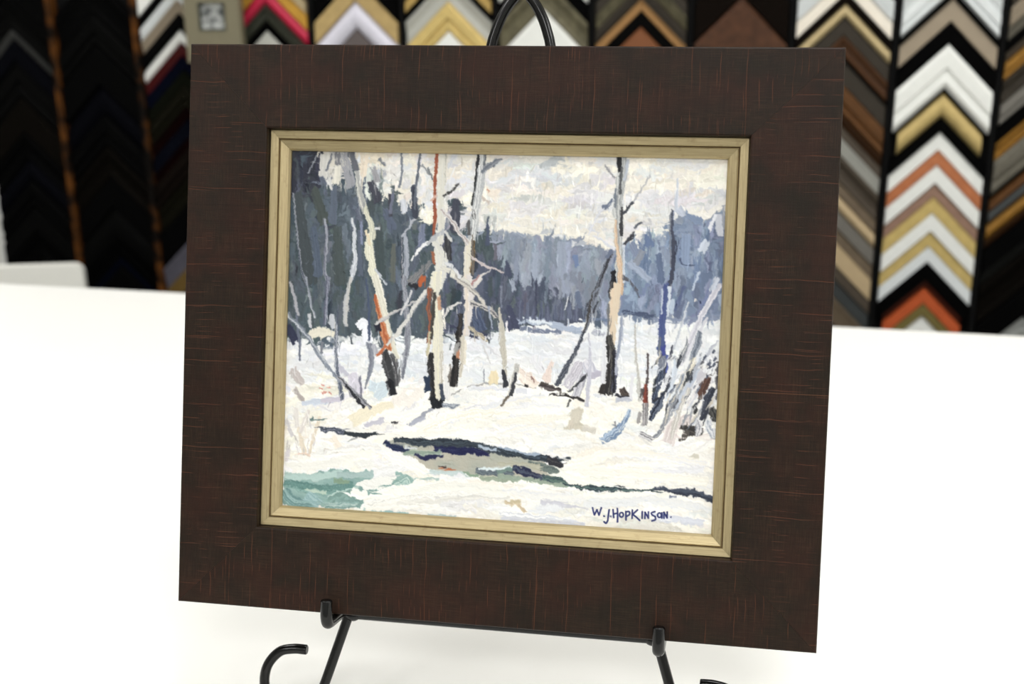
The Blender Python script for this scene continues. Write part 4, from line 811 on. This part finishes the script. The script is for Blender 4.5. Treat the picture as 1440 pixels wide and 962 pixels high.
# display colour (r, g, b), roughness, metallic
SAMPLE_COL = {
 'black': (8, 8, 8, .55, 0), 'soft_black': (15, 15, 14, .5, 0), 'blue_black': (9, 10, 20, .5, 0), 'brown_black': (22, 17, 11, .5, 0), 'charcoal': (52, 53, 50, .45, 0),
 'white': (226, 227, 222, .4, 0), 'warm_white': (228, 220, 206, .4, 0), 'cool_white': (212, 216, 216, .4, 0), 'lavender_white': (205, 203, 214, .4, 0), 'pale_grey': (188, 188, 180, .4, 0), 'silver_grey': (150, 152, 148, .35, .2),
 'gold': (200, 176, 116, .38, .25), 'bright_gold': (214, 188, 120, .38, .2), 'deep_gold': (186, 156, 92, .4, .25), 'tan_gold': (186, 160, 108, .45, .15), 'champagne': (196, 176, 132, .42, .15), 'antique_gold': (150, 108, 44, .42, .25), 'olive_gold': (142, 128, 74, .45, .2),
 'honey': (188, 146, 96, .45, 0), 'copper': (190, 118, 78, .4, .15), 'copper_orange': (196, 92, 50, .42, .1), 'rust_brown': (146, 92, 58, .45, 0), 'dark_red_brown': (88, 44, 30, .5, 0), 'rose_taupe': (158, 126, 108, .45, .1), 'taupe': (160, 146, 126, .5, 0), 'dark_taupe': (90, 80, 68, .5, 0),
 'cream_beige': (190, 168, 132, .45, 0), 'stone_grey': (134, 130, 122, .5, 0), 'driftwood': (128, 112, 92, .5, 0), 'walnut': (104, 66, 28, .5, 0), 'dark_walnut': (70, 44, 22, .5, 0), 'chestnut': (92, 60, 36, .5, 0), 'espresso': (34, 24, 17, .5, 0), 'leather_brown': (88, 56, 36, .42, 0), 'weathered_olive': (60, 53, 43, .5, 0),
 'olive_mottled': (112, 106, 82, .5, 0), 'dark_olive': (38, 36, 22, .5, 0), 'slate': (70, 74, 74, .45, 0), 'grey_brown': (120, 115, 102, .45, .1), 'mustard': (196, 148, 58, .4, .1), 'crimson': (186, 34, 66, .4, 0), 'beige': (176, 158, 122, .45, 0), 'green_charcoal': (64, 66, 54, .45, 0), 'mauve_grey': (112, 102, 100, .5, 0),
 'dark_red': (86, 10, 12, .45, 0), 'navy': (16, 24, 54, .45, 0), 'grey_lavender': (110, 108, 120, .45, .1), 'dim_gold': (124, 98, 48, .45, .1), 'midnight': (10, 14, 32, .5, 0), 'dark_green': (24, 28, 14, .5, 0), 'oxblood': (38, 8, 8, .5, 0), 'smoke': (70, 70, 68, .4, .1),
}
PROF = {   # (fraction across, relief) ; outer edge first
 'flat': [(0, .7), (.06, .95), (.94, .95), (1, .7)],
 'scoop': [(0, .8), (.08, 1), (.2, .95), (.45, .55), (.75, .5), (.9, .75), (1, .6)],
 'bead': [(0, .75), (.12, 1), (.5, 1), (.56, .72), (.62, .7), (.7, .92), (.85, .98), (1, .6)],
 'cushion': [(0, .4), (.12, .72), (.3, .93), (.5, 1), (.7, .93), (.88, .72), (1, .4)],
 'reed': [(0, .8), (.16, 1), (.24, .72), (.34, .95), (.5, .98), (.58, .7), (.68, .95), (.82, .98), (.9, .7), (1, .72)],
 'slope': [(0, 1), (.1, 1), (.25, .8), (1, .45)],
}
GAP = 0.045
ORD = ['topmost', 'second', 'third', 'fourth', 'fifth', 'sixth', 'seventh', 'eighth', 'ninth', 'tenth', 'eleventh', 'twelfth', 'thirteenth', 'fourteenth', 'fifteenth', 'sixteenth', 'seventeenth', 'eighteenth']
def sample(k, zt, thick, key, prof, hw_frac, label, depth=0.016):
    """one mitred corner of moulding: zt = height of its outer apex, thick = vertical thickness"""
    hw = COLW * (0.5 - GAP) * hw_frac; cx_ = (k + 0.5 - S0) * COLW
    P = PROF[prof]; n = len(P); vs = []
    d0 = -0.029
    th = thick - 0.0004
    for x in (-hw, 0, hw):
        for u, h in P: vs.append((x, zt - abs(x) - th * u, d0 + depth * h))
        vs.append((x, zt - abs(x) - th, d0)); vs.append((x, zt - abs(x), d0))
    m = n + 2; fs = []
    for i in range(2):
        for j in range(m):
            j2 = (j + 1) % m
            fs.append((i * m + j, i * m + j2, (i + 1) * m + j2, (i + 1) * m + j))
    fs.append(tuple(range(m - 1, -1, -1))); fs.append(tuple(range(2 * m, 3 * m)))
    base = Vector((cx_, zt - hw, d0))
    o = link_mesh('moulding_sample', [(a, b - base.y, c - base.z) for a, b, c in vs], fs, smat(key))
    b_ = bmesh.new(); b_.from_mesh(o.data); bmesh.ops.recalc_face_normals(b_, faces=b_.faces); b_.to_mesh(o.data); b_.free()
    p = WO + WH * base.x + Vector((0, 0, base.y)) + WN * base.z
    o.matrix_world = Matrix(((WH.x, 0, WN.x, p.x), (WH.y, 0, WN.y, p.y), (0, 1, 0, p.z), (0, 0, 0, 1)))
    return tag(o, label, 'moulding sample', 'moulding corner samples on the wall')

# column -> (words for the column, [(a point on the sample's outer edge, colour, profile, words, width fraction)], end point)
COLS = {
 -1: ('column at the far left edge', [((28, -28), 'black', 'flat', 'plain black', 1), ((28, 18), 'soft_black', 'scoop', 'dull black', 1), ((28, 62), 'smoke', 'slope', 'thin smoky grey', 1), ((28, 74), 'blue_black', 'flat', 'wide blue-black', 1), ((28, 100), 'soft_black', 'bead', 'faintly shiny black', 1), ((28, 146), 'brown_black', 'flat', 'brown-black', 1), ((28, 190), 'black', 'scoop', 'deep black', 1), ((28, 232), 'blue_black', 'cushion', 'rounded blue-black', 1), ((28, 270), 'black', 'bead', 'ridged black', 1), ((28, 312), 'soft_black', 'flat', 'low black', 1), ((28, 350), 'black', 'scoop', 'lowest black', 1)], (28, 392)),
 0: ('second column from left', [((125, -30), 'black', 'scoop', 'plain black', 1), ((125, 22), 'soft_black', 'bead', 'faintly shiny black', 1), ((125, 70), 'black', 'flat', 'wide black', 1), ((130, 128), 'blue_black', 'cushion', 'blue-black', 1), ((135, 170), 'black', 'bead', 'ridged black', 1), ((140, 215), 'brown_black', 'scoop', 'brown-black', 1), ((145, 258), 'black', 'flat', 'flat black', 1), ((150, 300), 'soft_black', 'cushion', 'rounded black', 1), ((160, 345), 'black', 'slope', 'sloping black', 1), ((165, 368), 'navy', 'slope', 'thin navy', 1), ((166, 378), 'black', 'flat', 'lowest black', 1)], (166, 420)),
 1: ('column left of the olive picture', [((184, 2), 'white', 'flat', 'plain white', 1), ((184, 33), 'black', 'flat', 'black', 1), ((184.5, 50), 'cool_white', 'bead', 'white ridged', 1), ((187, 70), 'taupe', 'slope', 'grey-beige', 1), ((191, 85), 'black', 'flat', 'narrow black', 1), ((195, 104), 'white', 'cushion', 'narrow white', 1), ((197, 125), 'dark_red', 'slope', 'dark red', 1), ((200, 141), 'navy', 'slope', 'navy blue', 1), ((203, 158), 'dark_green', 'flat', 'dark green', 1), ((204, 180), 'dark_olive', 'bead', 'dark olive', 1), ((206, 214), 'oxblood', 'slope', 'oxblood', 1), ((208, 228), 'midnight', 'flat', 'midnight blue', 1), ((210, 254), 'oxblood', 'slope', 'lower oxblood', 1), ((212, 266), 'espresso', 'bead', 'dark brown', 1), ((214, 304), 'dark_olive', 'scoop', 'lower dark olive', 1), ((216, 338), 'black', 'flat', 'lower black', 1), ((226, 382), 'grey_lavender', 'slope', 'grey-lavender', 1), ((238, 402), 'dim_gold', 'flat', 'dull gold', 1)], (244, 425)),
 2: ('column right of the olive picture', [((421, 2), 'beige', 'flat', 'beige', 1), ((406, 0), 'mustard', 'flat', 'mustard yellow', 1), ((383, 0), 'crimson', 'cushion', 'crimson red', 1), ((373, 13), 'green_charcoal', 'scoop', 'green-grey', 1), ((371, 31), 'black', 'flat', 'narrow black', .9), ((370, 45), 'pale_grey', 'flat', 'pale grey', .8)], (370, 90)),
 3: ('column above frame left of easel', [((436, 2), 'black', 'flat', 'black', 1), ((438, 33), 'tan_gold', 'flat', 'wide matte gold', 1), ((497, 4), 'lavender_white', 'cushion', 'lavender-white', 1), ((497, 42), 'mauve_grey', 'flat', 'mauve-grey', 1)], (497, 90)),
 4: ('column just left of easel top', [((568, 2), 'deep_gold', 'flat', 'deep gold', 1), ((568, 19), 'black', 'flat', 'narrow black', 1), ((570, 28), 'pale_grey', 'scoop', 'pale grey', 1), ((632, 9), 'bright_gold', 'bead', 'bright gold', 1), ((632, 50), 'white', 'flat', 'white', 1)], (632, 90)),
 5: ('column behind the easel top', [((829, -22), 'white', 'flat', 'topmost white', 1), ((829, 11), 'black', 'flat', 'black', 1), ((826, 36), 'olive_mottled', 'scoop', 'mottled olive-grey', 1), ((764, 17), 'white', 'flat', 'wide bright white', 1)], (764, 90)),
 6: ('column right of easel top', [((902, -62), 'weathered_olive', 'flat', 'dark olive-brown', 1), ((902, -42), 'olive_mottled', 'slope', 'mottled olive', 1), ((902, -20), 'weathered_olive', 'bead', 'olive-brown ridged', 1), ((901, 0), 'honey', 'scoop', 'honey-tan', 1), ((901, 17), 'soft_black', 'flat', 'black', 1), ((901, 40), 'rust_brown', 'flat', 'rust-brown', 1)], (901, 90)),
 7: ('column with plain brown leather look', [((1047, -62), 'espresso', 'flat', 'very dark brown', 1), ((1047, 1), 'leather_brown', 'flat', 'wide reddish brown', 1)], (1047, 90)),
 8: ('column touching the frame on its right', [((1124, 2), 'cool_white', 'reed', 'white grooved', 1), ((1124, 30), 'warm_white', 'flat', 'cream white', 1), ((1124, 53), 'espresso', 'flat', 'near-black', 1), ((1191, 6), 'champagne', 'cushion', 'champagne gold', 1), ((1191, 28), 'weathered_olive', 'flat', 'dark olive', 1), ((1191, 56), 'chestnut', 'scoop', 'chestnut', 1), ((1191.5, 86), 'soft_black', 'flat', 'thin black', 1), ((1191.5, 91), 'weathered_olive', 'flat', 'plain weathered olive', 1), ((1191.5, 128), 'walnut', 'bead', 'walnut brown', 1), ((1191, 172), 'dark_walnut', 'slope', 'dark walnut', 1), ((1191, 188), 'dark_taupe', 'flat', 'dark taupe', 1), ((1191, 206), 'pale_grey', 'slope', 'narrow pale grey', 1), ((1191, 230), 'dark_taupe', 'scoop', 'wide dark taupe', 1), ((1185.4, 265), 'driftwood', 'flat', 'driftwood brown', 1), ((1185.4, 284), 'cream_beige', 'cushion', 'cream beige', 1), ((1185.4, 308), 'stone_grey', 'flat', 'stone grey', 1), ((1185.4, 333), 'driftwood', 'flat', 'lower driftwood', 1), ((1185.4, 355), 'cream_beige', 'flat', 'lower cream beige', 1), ((1185.4, 388), 'dark_taupe', 'flat', 'dusky taupe', 1), ((1185.4, 408), 'slate', 'flat', 'dark slate', 1), ((1185.4, 436), 'driftwood', 'slope', 'lowest brown', 1)], (1185.4, 475)),
 9: ('widest clear column on right', [((1268, 3), 'cool_white', 'reed', 'white grooved', 1), ((1268, 22), 'cool_white', 'bead', 'cool white', 1), ((1340, -9), 'soft_black', 'flat', 'thin black', 1), ((1340, 1), 'taupe', 'flat', 'matte taupe', 1), ((1338, 33), 'black', 'flat', 'wide black', 1), ((1335, 65), 'white', 'bead', 'wide white', 1), ((1331, 127), 'black', 'slope', 'thin black', 1), ((1330, 135), 'gold', 'cushion', 'short gold', .88), ((1327, 168), 'black', 'flat', 'plain black', 1), ((1322.5, 189), 'white', 'flat', 'bright white', 1), ((1321, 214), 'copper', 'flat', 'copper', 1), ((1318, 236), 'white', 'flat', 'cool white', 1), ((1316, 261), 'rose_taupe', 'flat', 'rosy taupe', 1), ((1315, 281), 'bright_gold', 'flat', 'gold', 1), ((1312, 303), 'white', 'flat', 'narrow white', 1), ((1310, 329), 'bright_gold', 'flat', 'lower gold', 1), ((1308, 351), 'cool_white', 'flat', 'silvery white', 1), ((1305, 372), 'black', 'flat', 'lower black', 1), ((1302, 399), 'dark_red_brown', 'slope', 'dark red-brown', .85), ((1301, 410), 'copper_orange', 'flat', 'orange copper', .85), ((1300, 431), 'olive_gold', 'flat', 'olive gold', .8), ((1299, 449), 'white', 'bead', 'lowest white', .6)], (1298, 490)),
 10: ('column at the right edge', [((1435, -22), 'weathered_olive', 'flat', 'dark olive', 1), ((1435, 4), 'taupe', 'reed', 'striped taupe', 1), ((1435, 28), 'grey_brown', 'reed', 'grey-brown ridged', 1), ((1435, 46), 'black', 'flat', 'black', 1), ((1435, 62), 'dark_taupe', 'slope', 'dark taupe', 1), ((1435, 75), 'antique_gold', 'bead', 'antique gold', 1), ((1435, 99), 'weathered_olive', 'scoop', 'wide dark olive', 1), ((1435, 130), 'stone_grey', 'bead', 'stone grey', 1), ((1435, 156), 'black', 'flat', 'flat black', 1), ((1435, 179), 'antique_gold', 'scoop', 'old gold', 1), ((1435, 202), 'grey_brown', 'bead', 'muted grey-brown', 1), ((1438, 244), 'black', 'slope', 'thin black', 1), ((1438, 250), 'walnut', 'flat', 'golden walnut', 1), ((1438, 264), 'slate', 'cushion', 'slate grey', 1), ((1438, 282), 'antique_gold', 'cushion', 'bright antique gold', 1), ((1438, 303), 'dark_walnut', 'slope', 'thin walnut', 1), ((1438, 313), 'black', 'flat', 'wide black', 1), ((1438, 345), 'charcoal', 'slope', 'charcoal', 1), ((1438, 361), 'brown_black', 'scoop', 'brown-black', 1), ((1438, 412), 'black', 'flat', 'lower black', 1), ((1438, 452), 'silver_grey', 'reed', 'silver grey', 1)], (1438, 500)),
}
for k, (words, rows, end) in COLS.items():
    def apex(p):
        s, z = wall_pt(*p); return z + abs(s - (k + 0.5)) * COLW
    zs = [apex(r[0]) for r in rows] + [apex(end)]
    for i, (pt, key, prof, desc, frac) in enumerate(rows):
        lab = f'{desc} chevron corner sample, {ORD[i] if i < len(ORD) else "low"} in {words}' if i < len(ORD) else f'{desc} chevron corner sample near the bottom of {words}'
        sample(k, zs[i], zs[i] - zs[i + 1], key, prof, frac, lab, 0.014 + 0.004 * ((i * 7 + k) % 3) / 2)

# small picture in a wide olive frame, hanging in front of the samples
s0_, z0_ = wall_pt(262, 75); s1_, z1_ = wall_pt(347, -35)
sp_c, sp_z = wall_pt(304, 22)
sm = thing('small_framed_picture', 'small silvery picture in wide olive-grey frame hung above the big frame', 'picture',
           Matrix(((WH.x, 0, WN.x, 0), (WH.y, 0, WN.y, 0), (0, 1, 0, 0), (0, 0, 0, 1))))
pc = WO + WH * ((sp_c - S0) * COLW) + Vector((0, 0, sp_z)) + WN * 0.0
sm.matrix_world = Matrix(((WH.x, 0, WN.x, pc.x), (WH.y, 0, WN.y, pc.y), (0, 1, 0, pc.z), (0, 0, 0, 1)))
m_olive = plain('olive_grey_paint', srgb(112, 106, 84), 0.5, var=0.05, scale=60)
m_tiny = NT('tiny_print')
ct = m_tiny.n('ShaderNodeTexCoord').outputs['Object']
m_tiny.l(m_tiny.mix(m_tiny.ramp(m_tiny.noise(ct, 75, 2), .38, .62), srgb(70, 74, 74), srgb(190, 192, 190)), m_tiny.b.inputs['Base Color'])
m_tiny.b.inputs['Roughness'].default_value = 0.3
aw, ah = 0.053, 0.082; iw, ih = 0.0255, 0.0245
for s_, (lo, hi) in {'t': ((-aw, ih, 0), (aw, ah, .02)), 'b': ((-aw, -ah, 0), (aw, -ih, .02)), 'l': ((-aw, -ih, 0), (-iw, ih, .02)), 'r': ((iw, -ih, 0), (aw, ih, .02))}.items():
    box('frame_side', lo, hi, m_olive, sm)
m_lip = plain('dark_green_lip', srgb(58, 62, 52), 0.4)
bm = bmesh.new()
for lo, hi in (((-iw, ih - .002, .002), (iw, ih, .0215)), ((-iw, -ih, .002), (iw, -ih + .002, .0215)), ((-iw, -ih + .002, .002), (-iw + .002, ih - .002, .0215)), ((iw - .002, -ih + .002, .002), (iw, ih - .002, .0215))):
    bm_box(bm, lo, hi)
bm_obj('inner_lip', bm, m_lip, sm)
box('print', (-iw + .002, -ih + .002, .004), (iw - .002, ih - .002, .012), m_tiny.m, sm)
